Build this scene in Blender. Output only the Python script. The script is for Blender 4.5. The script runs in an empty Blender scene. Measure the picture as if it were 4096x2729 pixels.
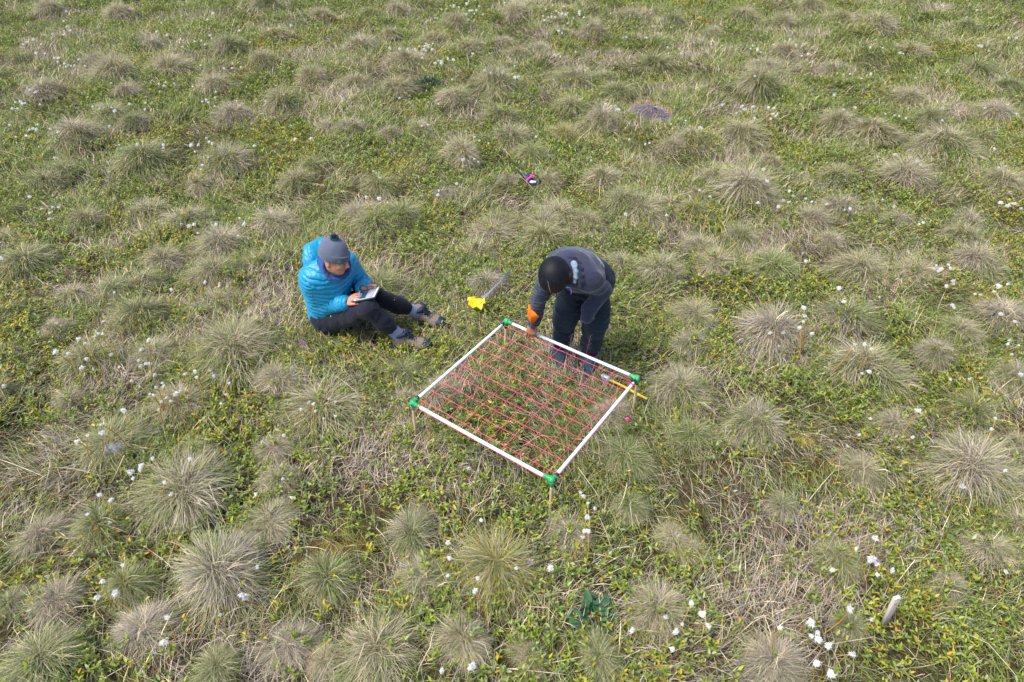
import bpy, bmesh, math, numpy as np
from mathutils import Matrix, Vector
# ------------------------------------------------------------------ camera, world, sun, exposure
SC = bpy.context.scene
COL = SC.collection
FPX, H = 2730.0, 3.21                      # focal length in photo pixels (4096 wide), camera height
PIT, ROLL = math.radians(39.42), math.radians(1.2)
cP, sP, cR, sR = math.cos(PIT), math.sin(PIT), math.cos(ROLL), math.sin(ROLL)
Fw = np.array([0, cP, -sP]); R0 = np.array([1., 0, 0]); D0 = np.array([0, -sP, -cP])
Xc = R0*cR - D0*sR; Dc = R0*sR + D0*cR
cam_d = bpy.data.cameras.new('camera'); cam = bpy.data.objects.new('camera', cam_d); COL.objects.link(cam)
cam.matrix_world = Matrix([[Xc[0], -Dc[0], -Fw[0], 0], [Xc[1], -Dc[1], -Fw[1], 0], [Xc[2], -Dc[2], -Fw[2], H], [0, 0, 0, 1]])
cam_d.sensor_width = 36; cam_d.lens = 36*FPX/4096; cam_d.clip_start = .05; cam_d.clip_end = 3000
SC.camera = cam
W = bpy.data.worlds.new('World'); SC.world = W; W.use_nodes = True
nt = W.node_tree; bg = nt.nodes['Background']; sky = nt.nodes.new('ShaderNodeTexSky')
sky.sky_type = 'NISHITA'; sky.sun_disc = False
SUN_EL, SUN_AZ = math.radians(60), math.radians(245)
sky.sun_elevation = SUN_EL; sky.sun_rotation = SUN_AZ; sky.air_density = 1.0; sky.dust_density = 2.0
nt.links.new(sky.outputs[0], bg.inputs[0]); bg.inputs[1].default_value = 0.11
sl = bpy.data.lights.new('sun', 'SUN'); sl.energy = 2.2; sl.angle = math.radians(24); sl.color = (1, .965, .92)
so = bpy.data.objects.new('sun', sl); COL.objects.link(so)
sd = Vector((math.sin(SUN_AZ)*math.cos(SUN_EL), math.cos(SUN_AZ)*math.cos(SUN_EL), math.sin(SUN_EL)))
so.rotation_euler = sd.to_track_quat('Z', 'Y').to_euler()
SC.view_settings.view_transform = 'Standard'; SC.view_settings.look = 'None'
SC.view_settings.exposure = 1.12; SC.view_settings.gamma = 1.0
SC.cycles.max_bounces = 6; SC.cycles.diffuse_bounces = 3

rng = np.random.default_rng(7)
# ------------------------------------------------------------------ photo geometry helpers
def ray(px, py):
    U, V = np.asarray(px, float)-2048, np.asarray(py, float)-1364.5
    u = U*cR + V*sR; w = (-U*sR + V*cR)/FPX
    return np.stack([u/FPX, cP - w*sP, -sP - w*cP], -1)
def at(px, py, z=0.):                      # point at height z seen at a photo pixel
    r = ray(px, py); t = (z-H)/r[..., 2]
    return r*t[..., None] + np.array([0, 0, H]) if r.ndim > 1 else r*t + np.array([0, 0, H])
def aty(px, py, y):
    r = ray(px, py); return r*(y/r[1]) + np.array([0, 0, H])
def depth(p): return p[1]*cP - (p[2]-H)*sP
def s2l(c):
    c = np.asarray(c, float)/255.; return np.where(c <= .04045, c/12.92, ((c+.055)/1.055)**2.4)

# ------------------------------------------------------------------ noise
def h2(ix, iy, s):
    n = (ix.astype(np.int64)*374761393 + iy.astype(np.int64)*668265263 + s*974711) & 0x7fffffff
    n = ((n ^ (n >> 13))*1274126177) & 0x7fffffff
    return ((n ^ (n >> 16)) & 0xffff)/65535.
def vn(x, y, s=0):
    x = np.asarray(x, float); y = np.asarray(y, float)
    ix, iy = np.floor(x), np.floor(y); fx, fy = x-ix, y-iy; fx = fx*fx*(3-2*fx); fy = fy*fy*(3-2*fy)
    return (h2(ix, iy, s)*(1-fx)+h2(ix+1, iy, s)*fx)*(1-fy)+(h2(ix, iy+1, s)*(1-fx)+h2(ix+1, iy+1, s)*fx)*fy
def fbm(x, y, s=0, o=3):
    v = 0; a = .5
    for i in range(o): v = v + a*vn(x*2**i, y*2**i, s+i*17); a *= .5
    return v/(1-.5**o)
def vn3(p, f, s=0):
    q = p*f; iz = np.floor(q[..., 2]); fz = q[..., 2]-iz; fz = fz*fz*(3-2*fz)
    a = vn(q[..., 0]+iz*37.3, q[..., 1]+iz*17.9, s); b = vn(q[..., 0]+(iz+1)*37.3, q[..., 1]+(iz+1)*17.9, s)
    return a*(1-fz)+b*fz

# ------------------------------------------------------------------ materials
def mat(name, col, rough=.7, spec=.3, var=0., vscale=30., bump=0., bscale=60., sheen=0., metal=0., stretch=(1, 1, 1), coat=0.):
    m = bpy.data.materials.new(name); m.use_nodes = True; n = m.node_tree; b = n.nodes['Principled BSDF']; L = n.links.new
    c = tuple(s2l(col))+(1,)
    b.inputs['Base Color'].default_value = c; b.inputs['Roughness'].default_value = rough
    b.inputs['Specular IOR Level'].default_value = spec; b.inputs['Metallic'].default_value = metal
    b.inputs['Sheen Weight'].default_value = sheen; b.inputs['Coat Weight'].default_value = coat
    if var or bump:
        tc = n.nodes.new('ShaderNodeTexCoord'); mp = n.nodes.new('ShaderNodeMapping'); mp.inputs['Scale'].default_value = stretch
        L(tc.outputs['Object'], mp.inputs[0])
    if var:
        t = n.nodes.new('ShaderNodeTexNoise'); t.inputs['Scale'].default_value = vscale; t.inputs['Detail'].default_value = 5; L(mp.outputs[0], t.inputs[0])
        r = n.nodes.new('ShaderNodeMapRange'); r.inputs[1].default_value = .3; r.inputs[2].default_value = .7
        r.inputs[3].default_value = 1-var; r.inputs[4].default_value = 1+var; L(t.outputs[0], r.inputs[0])
        mx = n.nodes.new('ShaderNodeVectorMath'); mx.operation = 'SCALE'; mx.inputs[0].default_value = c[:3]; L(r.outputs[0], mx.inputs['Scale'])
        L(mx.outputs[0], b.inputs['Base Color'])
    if bump:
        t = n.nodes.new('ShaderNodeTexNoise'); t.inputs['Scale'].default_value = bscale; t.inputs['Detail'].default_value = 4; L(mp.outputs[0], t.inputs[0])
        bp = n.nodes.new('ShaderNodeBump'); bp.inputs['Strength'].default_value = bump; bp.inputs['Distance'].default_value = .004
        L(t.outputs[0], bp.inputs['Height']); L(bp.outputs[0], b.inputs['Normal'])
    return m
def leafmat(name, trans=.3, rough=.55, spec=.25):
    m = bpy.data.materials.new(name); m.use_nodes = True; n = m.node_tree; b = n.nodes['Principled BSDF']; L = n.links.new
    a = n.nodes.new('ShaderNodeAttribute'); a.attribute_name = 'Col'; L(a.outputs[0], b.inputs['Base Color'])
    b.inputs['Roughness'].default_value = rough; b.inputs['Specular IOR Level'].default_value = spec
    t = n.nodes.new('ShaderNodeBsdfTranslucent'); L(a.outputs[0], t.inputs[0])
    mx = n.nodes.new('ShaderNodeMixShader'); mx.inputs[0].default_value = trans
    L(b.outputs[0], mx.inputs[1]); L(t.outputs[0], mx.inputs[2]); L(mx.outputs[0], n.nodes['Material Output'].inputs[0])
    return m
M_BLADE = leafmat('grass_blades', .10, .6, .2); M_LEAF = leafmat('willow_leaves', .22, .5, .35); M_FLUFF = leafmat('cotton_fluff', .35, .9, .05)

# ------------------------------------------------------------------ object helpers
def link(name, me, parent=None, mats=()):
    o = bpy.data.objects.new(name, me); COL.objects.link(o)
    if me is not None:
        for m in mats: me.materials.append(m)
    if parent is not None: o.parent = parent
    return o
def tag(o, label=None, cat=None, group=None, kind=None):
    for k, v in (('label', label), ('category', cat), ('group', group), ('kind', kind)):
        if v: o[k] = v
    return o
def empty(name, label, cat, loc=(0, 0, 0), group=None):
    o = bpy.data.objects.new(name, None); COL.objects.link(o); o.location = loc; o.empty_display_size = .05
    return tag(o, label, cat, group)
def npmesh(name, v, f3=None, f4=None, col=None, smooth=False, mi=None):
    me = bpy.data.meshes.new(name); n3 = 0 if f3 is None else len(f3); n4 = 0 if f4 is None else len(f4)
    me.vertices.add(len(v)); me.vertices.foreach_set('co', np.ascontiguousarray(v, np.float32).ravel())
    li = np.concatenate([x.ravel() for x in (f3, f4) if x is not None and len(x)]).astype(np.int32)
    me.loops.add(len(li)); me.loops.foreach_set('vertex_index', li)
    me.polygons.add(n3+n4)
    me.polygons.foreach_set('loop_start', np.concatenate([np.arange(n3)*3, n3*3+np.arange(n4)*4]).astype(np.int32))
    if mi is not None: me.polygons.foreach_set('material_index', mi.astype(np.int32))
    me.update(calc_edges=True)
    if smooth: me.polygons.foreach_set('use_smooth', np.ones(n3+n4, bool))
    if col is not None:
        a = me.color_attributes.new('Col', 'FLOAT_COLOR', 'POINT'); c = np.ones((len(v), 4), np.float32); c[:, :3] = col
        a.data.foreach_set('color', c.ravel())
    return me
class MB:                                   # collects tubes and boxes into one mesh
    def __init__(s): s.v = []; s.f4 = []; s.f3 = []; s.n = 0; s.m4 = []; s.m3 = []
    def add(s, v, f4=(), f3=(), mi=0):
        v = np.asarray(v, float)
        if len(f4): s.f4.append(np.asarray(f4)+s.n); s.m4 += [mi]*len(f4)
        if len(f3): s.f3.append(np.asarray(f3)+s.n); s.m3 += [mi]*len(f3)
        s.v.append(v); s.n += len(v); return s
    def tube(s, pts, r, n=10, mi=0, flat=1., cap=True):
        pts = np.asarray(pts, float); k = len(pts); r = np.broadcast_to(np.asarray(r, float), (k,))
        T = np.gradient(pts, axis=0); T /= np.linalg.norm(T, axis=1)[:, None]+1e-12
        up = np.array([0, 0, 1.]) if abs(T[0, 2]) < .9 else np.array([1., 0, 0]); A = []; 
        a = np.cross(T[0], up); a /= np.linalg.norm(a)
        for i in range(k):
            a = a - T[i]*a.dot(T[i]); a /= np.linalg.norm(a)+1e-12; b = np.cross(T[i], a)
            for j in range(n):
                t = 2*math.pi*j/n; A.append(pts[i]+r[i]*(a*math.cos(t)+b*flat*math.sin(t)))
        f = [[i*n+j, i*n+(j+1) % n, (i+1)*n+(j+1) % n, (i+1)*n+j] for i in range(k-1) for j in range(n)]
        f3 = []
        if cap:
            A += [pts[0], pts[-1]]; c0, c1 = k*n, k*n+1
            f3 = [[c0, (j+1) % n, j] for j in range(n)] + [[c1, (k-1)*n+j, (k-1)*n+(j+1) % n] for j in range(n)]
        return s.add(A, f, f3, mi)
    def box(s, c, size, R=None, mi=0, bev=.12):
        c = np.asarray(c, float); h = np.asarray(size, float)/2; b = min(h)*bev*2
        P = []
        for sx in (-1, 1):
            for sy in (-1, 1):
                for sz in (-1, 1):
                    P += [(sx*(h[0]-b), sy*(h[1]-b), sz*h[2]), (sx*(h[0]-b), sy*h[1], sz*(h[2]-b)), (sx*h[0], sy*(h[1]-b), sz*(h[2]-b))]
        bm = bmesh.new(); [bm.verts.new(p) for p in P]; bmesh.ops.convex_hull(bm, input=bm.verts); bm.verts.index_update()
        V = np.array([v.co[:] for v in bm.verts]); F = [[v.index for v in f.verts] for f in bm.faces]; bm.free()
        if R is not None: V = V@np.asarray(R, float).T
        return s.add(V+c, [f for f in F if len(f) == 4], [f for f in F if len(f) == 3], mi)
    def build(s, name, mats, parent=None, smooth=True, col=None):
        f3 = np.concatenate(s.f3) if s.f3 else None; f4 = np.concatenate(s.f4) if s.f4 else None
        me = npmesh(name, np.concatenate(s.v), f3, f4, col, smooth, np.array(s.m3+s.m4))
        return link(name, me, parent, mats if isinstance(mats, (list, tuple)) else [mats])

# ------------------------------------------------------------------ SDF modelling (surface nets)
def nrm(v): v = np.asarray(v, float); return v/np.linalg.norm(v)
def basis(z, x=(1, 0, 0)):
    z = nrm(z); x = np.asarray(x, float); x = nrm(x-z*x.dot(z)); return np.stack([x, np.cross(z, x), z], 1)
def cap(a, b, ra, rb=None, k=.02, rip=None, flat=None):
    return dict(t='c', a=np.asarray(a, float), b=np.asarray(b, float), ra=ra, rb=ra if rb is None else rb, k=k, rip=rip, flat=flat)
def ell(c, r, R=None, k=.02): return dict(t='e', c=np.asarray(c, float), r=np.asarray(r, float), R=np.eye(3) if R is None else R, k=k)
def sub(p): p = dict(p); p['sub'] = True; return p
def sdf_eval(p, X):
    if p['t'] == 'c':
        ab = p['b']-p['a']; q = X-p['a']; L2 = ab.dot(ab)+1e-12; t = np.clip((q@ab)/L2, 0, 1)
        r = p['ra']+(p['rb']-p['ra'])*t; w = q-t[..., None]*ab
        if p['flat'] is not None:          # squash distances along a direction: (dir, factor)
            d, f = p['flat']; d = nrm(d); w = w+(w@d)[..., None]*d*(1/f-1)
        if p['rip']:
            am, per = p['rip'][:2]; s = (q@ab)/math.sqrt(L2)
            if len(p['rip']) > 2: s = s + p['rip'][2]*(vn3(X, 9., 5)-.5)
            r = r+am*(np.sqrt(np.abs(np.sin(np.pi*s/per)))-.7)
        return np.linalg.norm(w, axis=-1)-r
    q = (X-p['c'])@p['R']; k0 = np.linalg.norm(q/p['r'], axis=-1); k1 = np.linalg.norm(q/p['r']**2, axis=-1)+1e-9
    return k0*(k0-1)/k1
def sdf_mesh(name, prims, vox=.005, disp=None, cut=None, smooth=True):
    lo = np.full(3, 1e9); hi = -lo
    for p in prims:
        if p.get('sub'): continue
        if p['t'] == 'c': m = max(p['ra'], p['rb'])*1.2; l = np.minimum(p['a'], p['b'])-m; h = np.maximum(p['a'], p['b'])+m
        else: m = max(p['r']); l = p['c']-m; h = p['c']+m
        lo = np.minimum(lo, l); hi = np.maximum(hi, h)
    lo -= 3*vox+.012; hi += 3*vox+.012; n = np.ceil((hi-lo)/vox).astype(int)+1
    D = np.full(n, .05, np.float64)
    ax = [lo[i]+vox*np.arange(n[i]) for i in range(3)]
    for p in prims:
        if p['t'] == 'c': m = max(p['ra'], p['rb'])*1.15+.03; l = np.minimum(p['a'], p['b'])-m; h = np.maximum(p['a'], p['b'])+m
        else: m = max(p['r'])+.03; l = p['c']-m; h = p['c']+m
        i0 = np.clip(np.floor((l-lo)/vox).astype(int), 0, n-1); i1 = np.clip(np.ceil((h-lo)/vox).astype(int)+1, 1, n)
        sl_ = tuple(slice(a, b) for a, b in zip(i0, i1))
        X = np.stack(np.meshgrid(*[ax[i][sl_[i]] for i in range(3)], indexing='ij'), -1)
        d = sdf_eval(p, X); a = D[sl_]; k = p['k']
        if p.get('sub'):
            d = -d; hh = np.maximum(k-np.abs(a-d), 0)/k; D[sl_] = np.maximum(a, d)+hh*hh*k*.25
        else:
            hh = np.maximum(k-np.abs(a-d), 0)/k; D[sl_] = np.minimum(a, d)-hh*hh*k*.25
    if disp is not None or cut is not None:
        act = np.where(np.abs(D) < .03); P = lo+vox*np.stack(act, -1)
        if disp is not None: D[act] += disp(P)
        if cut is not None:
            act = np.where(D < .03); P = lo+vox*np.stack(act, -1); D[act] = np.maximum(D[act], cut(P))
    S = D < 0
    c = np.zeros(np.array(S.shape)-1, np.int8)
    for a in (0, 1):
        for b in (0, 1):
            for e in (0, 1): c += S[a:S.shape[0]-1+a, b:S.shape[1]-1+b, e:S.shape[2]-1+e]
    I = np.stack(np.where((c > 0) & (c < 8)), -1); idx = np.full(c.shape, -1, np.int64); idx[tuple(I.T)] = np.arange(len(I))
    acc = np.zeros((len(I), 3)); cnt = np.zeros(len(I))
    for x in range(3):
        o1, o2 = [i for i in range(3) if i != x]
        for a in (0, 1):
            for b in (0, 1):
                A = I.copy(); A[:, o1] += a; A[:, o2] += b; B = A.copy(); B[:, x] += 1
                da, db = D[tuple(A.T)], D[tuple(B.T)]; m = (da < 0) != (db < 0); t = da[m]/(da[m]-db[m])
                pt = A[m].astype(float); pt[:, x] += t; acc[m] += pt; cnt[m] += 1
    V = lo+vox*acc/cnt[:, None]; F = []
    for x in range(3):
        o1, o2 = (x+1) % 3, (x+2) % 3
        s0 = [slice(None)]*3; s1 = [slice(None)]*3; s0[x] = slice(0, -1); s1[x] = slice(1, None)
        m = S[tuple(s0)] != S[tuple(s1)]; E = np.stack(np.where(m), -1); ok = (E[:, o1] > 0) & (E[:, o2] > 0); E = E[ok]
        ins = S[tuple(E.T)]
        q = []
        for a, b in ((0, 0), (-1, 0), (-1, -1), (0, -1)):
            K = E.copy(); K[:, o1] += a; K[:, o2] += b
            for d_ in range(3): K[:, d_] = np.minimum(K[:, d_], c.shape[d_]-1)
            q.append(idx[tuple(K.T)])
        q = np.stack(q, 1); q[~ins] = q[~ins][:, ::-1]; F.append(q[(q >= 0).all(1)])
    return npmesh(name, V, None, np.concatenate(F), None, smooth)
def sdf_obj(name, prims, m, parent=None, **kw):
    me = sdf_mesh(name, prims, **kw); return link(name, me, parent, m if isinstance(m, (list, tuple)) else [m])

# ------------------------------------------------------------------ tussock survey (from the photograph)
S1, S2 = .5803, 1.0156
A_ = (0, 0, S1); B_ = (1366, 0, S1); C_ = (2730, 0, S1); D_ = (0, 910, S2); E_ = (2730, 910, S2); F_ = (0, 1819, S2); G_ = (1366, 1819, S2); H_ = (2730, 1819, S2); M_ = (0, 0, 1.7407)
TUS = [
 (A_, "1000 1110 190 g,1560 1090 190 g,2050 1200 150 t,1620 790 130 b,1900 240 120 t,2220 120 110 t,1590 340 110 b,1480 590 140 t,820 510 160 t,880 640 100 b,930 860 100 b,560 960 160 g,450 1170 150 g,1010 1400 150 g,600 1520 150 t,1870 1510 150 t,1820 430 120 t,2150 520 130 t,1940 690 150 t,1060 320 90 b,1180 470 150 t,840 110 110 t,150 380 120 g,330 630 140 b,780 780 130 g,300 1240 120 g,100 1420 110 g,1300 1480 160 g,2150 1120 120 g,2290 860 100 t,1850 60 100 b,360 60 120 g,660 440 90 b,1380 1260 110 t"),
 (B_, "190 90 90 t,370 80 90 t,790 165 120 t,1200 80 120 t,330 220 90 t,130 300 130 g,640 260 90 t,450 410 150 t,850 320 120 t,1100 290 80 t,1210 360 100 t,1370 330 90 b,1520 220 90 t,1740 220 120 t,1480 150 70 t,2000 120 90 g,2260 160 90 g,2020 260 90 t,1890 360 80 b,1600 520 150 g,2130 440 150 g,1810 520 70 t,1900 640 130 g,1050 590 170 g,910 620 70 b,110 570 110 t,370 610 130 t,790 680 130 t,560 880 120 t,330 920 90 b,1090 790 150 g,1160 950 160 g,1570 740 110 t,1790 840 140 g,1530 940 110 y,830 1080 170 t,1320 1060 120 g,2290 990 120 t,1140 1210 90 b,1780 1240 170 t,250 1250 120 g,700 1320 100 b,1950 1400 170 g,2280 1390 110 t,420 1490 160 g,90 1450 100 t,1100 1500 150 g,1400 1520 150 g,1700 1520 120 t,70 890 110 g,1430 1240 90 t"),
 (C_, "700 370 110 t,500 600 180 t,560 480 120 g,400 890 160 t,1340 150 170 t,420 120 120 t,1090 130 110 t,880 30 90 t,210 210 70 g,1030 470 90 b,1560 340 120 t,1050 830 120 t,1290 890 180 t,1060 1180 150 t,1500 1200 170 t,1690 830 150 g,1780 1000 180 g,2010 950 140 g,390 1300 210 t,230 1230 100 t,60 950 140 g,840 1340 60 b,880 1500 130 t,600 1400 100 t,1090 1410 120 g,1330 1430 100 t,1480 1510 110 g,2180 1270 150 t,90 1340 110 t,60 1480 100 g,1950 1530 140 g,1550 660 120 t,600 1110 90 t,2000 450 150 g,2140 780 150 g,1950 180 120 g,700 130 90 g,2250 560 110 g,1640 1270 90 t"),
 (D_, "100 130 110 g,30 40 50 g,450 250 75 g,280 240 80 b,560 350 110 g,640 110 100 b,840 170 100 t,870 60 90 g,370 500 120 g,610 500 80 g,930 480 150 t,720 660 110 t,460 820 140 g,35 490 50 t,30 640 50 g,280 660 70 g,1275 670 158 t,860 280 80 t,580 210 70 t,1080 850 80 g,780 870 80 g,1100 600 80 b,30 320 40 g,230 400 60 b,1020 130 50 g"),
 (E_, "130 130 85 t,360 160 120 g,570 70 60 t,690 170 100 t,910 180 90 t,640 340 130 b,350 400 140 b,30 450 80 b,700 550 130 g,1090 410 100 t,1260 330 120 b,970 510 80 b,1290 570 80 g,1110 730 120 g,820 770 90 g,1120 880 110 t,280 740 110 g,1100 30 90 t,1140 130 90 g,1320 840 50 t,60 70 60 g,225 25 62 b"),
 (M_, "1130 520 55 t,1250 545 60 g,1425 600 50 g,925 845 45 g,925 912 42 t,870 500 70 g,1560 880 60 g,1440 1030 60 g,1010 900 50 g,1120 640 45 b,1095 560 50 g,880 650 55 g,1290 480 60 t,1470 480 50 t,1520 610 60 g,1600 990 60 g,1400 940 45 b,1590 720 50 t"),
 (F_, "740 110 150 g,400 250 130 g,160 290 90 g,890 450 170 b,1060 230 90 g,1290 430 150 g,570 680 120 b,190 810 150 g,220 550 110 b,500 480 100 g,1140 730 110 b,870 840 110 g,1290 800 70 t,30 560 50 b,1110 80 90 t"),
 (G_, "610 430 160 y,320 490 100 g,280 290 110 b,900 300 110 g,150 760 150 t,470 710 130 t,730 770 90 t,1250 600 120 t,1010 780 100 g,1310 320 80 y,1130 180 80 g"),
 (H_, "1120 60 150 g,1300 260 100 t,1200 390 90 t,660 660 80 b,350 780 140 b,620 400 90 g,30 340 70 y,390 190 60 b,1050 490 70 b,700 50 80 t"),
]
def parse(lst):
    out = []
    for (ox, oy, s), t in lst:
        for e in t.split(','):
            e = e.split(); out.append((ox+float(e[0])*s, oy+float(e[1])*s, float(e[2])*s if len(e) > 2 else 0., e[3] if len(e) > 3 else 'g'))
    return out
tus = []
for px, py, r, c in parse(TUS):
    p = at(px, py+.25*r, .04); R = r*depth(p)/FPX*1.12
    tus.append([p[0], p[1], min(max(R, .1), .42), c, px, py])
mound_px = (1366+2130*S1, 755*S1)           # the bare purple-grey hummock
pm = at(mound_px[0], mound_px[1]+20, .05)
for i in range(60):                         # more of them around, just outside the frame
    s_ = rng.choice([-1, 1]); y = rng.uniform(1., 15.5); x = s_*(1.15+.70*y+rng.uniform(.35, 1.6))
    tus.append([x, y, rng.uniform(.14, .3), rng.choice(list('gtb')), -1, -1])
TX = np.array([[t[0], t[1], t[2]] for t in tus])
PROF, PW = .42, 2.4
def base_h(x, y):
    q = np.exp(-(((x-.1)/.9)**2+((y-3.1)/.8)**2)); q2 = np.exp(-(((x+1.05)/.7)**2+((y-3.95)/.5)**2))
    return (.13*(fbm(x*.7, y*.7, 3, 2)-.5) + .14*(fbm(x*2.3, y*2.3, 9, 3)-.5))*(1-.8*np.maximum(q, q2))
FLAT = [(-1.35, 4.03, .28), (-.75, 3.95, .3), (.45, 3.55, .25)]     # where people sit and stand
def ground_h(x, y):
    x = np.asarray(x, float); y = np.asarray(y, float); sh = x.shape; x = x.ravel(); y = y.ravel(); m = np.zeros_like(x)
    for X, Y, R in TX:
        k = np.where((np.abs(x-X) < 1.8*R) & (np.abs(y-Y) < 1.8*R))[0]
        if len(k): m[k] = np.maximum(m[k], PROF*R*np.exp(-PW*((x[k]-X)**2+(y[k]-Y)**2)/R**2))
    k = np.exp(-3*((x-pm[0])**2+(y-pm[1])**2*1.2)/.32**2); m = np.maximum(m, .16*k)
    for X, Y, R in FLAT: m *= 1-.9*np.exp(-((x-X)**2+(y-Y)**2)/R**2)
    return (base_h(x, y)+m).reshape(sh)

# ------------------------------------------------------------------ ground sheet
def gmat():
    m = bpy.data.materials.new('mossy_tundra_soil'); m.use_nodes = True; n = m.node_tree; b = n.nodes['Principled BSDF']; L = n.links.new
    tc = n.nodes.new('ShaderNodeTexCoord')
    def noise(s, d=6): t = n.nodes.new('ShaderNodeTexNoise'); t.inputs['Scale'].default_value = s; t.inputs['Detail'].default_value = d; L(tc.outputs['Object'], t.inputs[0]); return t
    def ramp(src, st):
        r = n.nodes.new('ShaderNodeValToRGB'); e = r.color_ramp.elements
        while len(e) < len(st): e.new(.5)
        for el, (p, c) in zip(e, st): el.position = p; el.color = tuple(s2l(c))+(1,)
        L(src, r.inputs[0]); return r
    a = ramp(noise(38, 8).outputs[0], [(.3, (44, 34, 30)), (.45, (78, 64, 48)), (.55, (72, 74, 38)), (.7, (104, 94, 68))])
    c = ramp(noise(26, 8).outputs[0], [(.3, (62, 42, 22)), (.5, (112, 80, 32)), (.7, (126, 120, 42))])
    k = noise(1.7, 4); kr = n.nodes.new('ShaderNodeMapRange'); kr.inputs[1].default_value = .57; kr.inputs[2].default_value = .66; L(k.outputs[0], kr.inputs[0])
    mx = n.nodes.new('ShaderNodeMixRGB'); L(kr.outputs[0], mx.inputs[0]); L(a.outputs[0], mx.inputs[1]); L(c.outputs[0], mx.inputs[2])
    L(mx.outputs[0], b.inputs['Base Color']); b.inputs['Roughness'].default_value = .95; b.inputs['Specular IOR Level'].default_value = .1
    bp = n.nodes.new('ShaderNodeBump'); bp.inputs['Strength'].default_value = 1; bp.inputs['Distance'].default_value = .03
    L(noise(60, 6).outputs[0], bp.inputs['Height']); L(bp.outputs[0], b.inputs['Normal'])
    return m
def axis_pts(a, b, step, far):
    c = list(np.arange(a, b, step)); s = step; lo, hi = c[0], c[-1]
    while hi < far: s *= 1.35; hi += s; c.append(hi)
    s = step
    while lo > -far: s *= 1.35; lo -= s; c.insert(0, lo)
    return np.array(c)
gx = axis_pts(-12.5, 12.5, .05, 900); gy = axis_pts(.2, 17, .05, 900)
GX, GY = np.meshgrid(gx, gy, indexing='ij'); GZ = ground_h(GX, GY)
V = np.stack([GX, GY, GZ], -1).reshape(-1, 3); ii = np.arange(len(gx)-1)[:, None]*len(gy)+np.arange(len(gy)-1)
Q = np.stack([ii, ii+len(gy), ii+len(gy)+1, ii+1], -1).reshape(-1, 4)
tag(link('ground', npmesh('ground', V, None, Q, None, True), None, [gmat()]), kind='structure')

# ------------------------------------------------------------------ colours of live and dead leaves
PAL = {'dead': [(206, 190, 156), (186, 170, 142), (166, 154, 138), (216, 200, 160), (150, 138, 124)],
       'grey': [(150, 142, 138), (166, 156, 148), (136, 124, 122), (180, 168, 152)],
       'green': [(108, 122, 60), (124, 138, 70), (84, 104, 56), (136, 144, 80), (146, 150, 100)],
       'yel': [(176, 160, 74), (190, 150, 62), (160, 158, 72)],
       'brown': [(124, 96, 72), (140, 108, 76), (110, 84, 70)]}
def colors(n, w):
    ks = list(w); pr = np.array([w[k] for k in ks], float); pr /= pr.sum()
    allc = np.array([s2l(c) for k in ks for c in PAL[k]]); pc = np.concatenate([[p/len(PAL[k])]*len(PAL[k]) for k, p in zip(ks, pr)])
    c = allc[rng.choice(len(allc), n, p=pc)]
    return c*np.exp(rng.normal(0, .28, (n, 1)))*rng.uniform(.94, 1.06, (n, 3))
def blades(P, Wd, col, tip=None):
    """P (n,k,3) centre lines, Wd (n,) widths -> ribbons tapering to a tip"""
    n, k, _ = P.shape; T = P[:, -1]-P[:, 0]; side = np.cross(T, rng.normal(0, .35, (n, 3))+[0, 0, 1]); side /= np.linalg.norm(side, axis=1)[:, None]+1e-9
    prof = np.interp(np.linspace(0, 1, k)[:-1], [0, .3, 1], [.7, 1, .25])
    Lf = P[:, :-1]-side[:, None]*(Wd[:, None, None]*prof[None, :, None]/2); Rt = P[:, :-1]+side[:, None]*(Wd[:, None, None]*prof[None, :, None]/2)
    V = np.concatenate([np.stack([Lf, Rt], 2).reshape(n, -1, 3), P[:, -1:]], 1); m = V.shape[1]; base = np.arange(n)[:, None]*m
    q = [base+np.array([[2*i, 2*i+1, 2*i+3, 2*i+2]]) for i in range(k-2)]; f4 = np.concatenate(q); f3 = base+np.array([[2*k-4, 2*k-3, 2*k-2]])
    C = np.repeat(col[:, None], m, 1)
    if tip is not None:
        t = np.concatenate([np.repeat(np.linspace(0, 1, k)[:-1], 2), [1]])[None, :, None]; C = C*(1-t)+tip[:, None]*t
    return V.reshape(-1, 3), f3, f4, C.reshape(-1, 3)
MIX = {'g': ({'dead': .34, 'green': .56, 'grey': .08, 'yel': .02}, {'green': .62, 'dead': .38}), 't': ({'dead': .58, 'green': .25, 'brown': .06, 'grey': .08, 'yel': .03}, {'dead': .6, 'green': .4}),
       'b': ({'grey': .40, 'dead': .38, 'green': .15, 'brown': .07}, {'grey': .3, 'green': .3, 'dead': .4}), 'y': ({'yel': .18, 'dead': .32, 'green': .5}, {'yel': .25, 'green': .45, 'dead': .3})}
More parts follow.
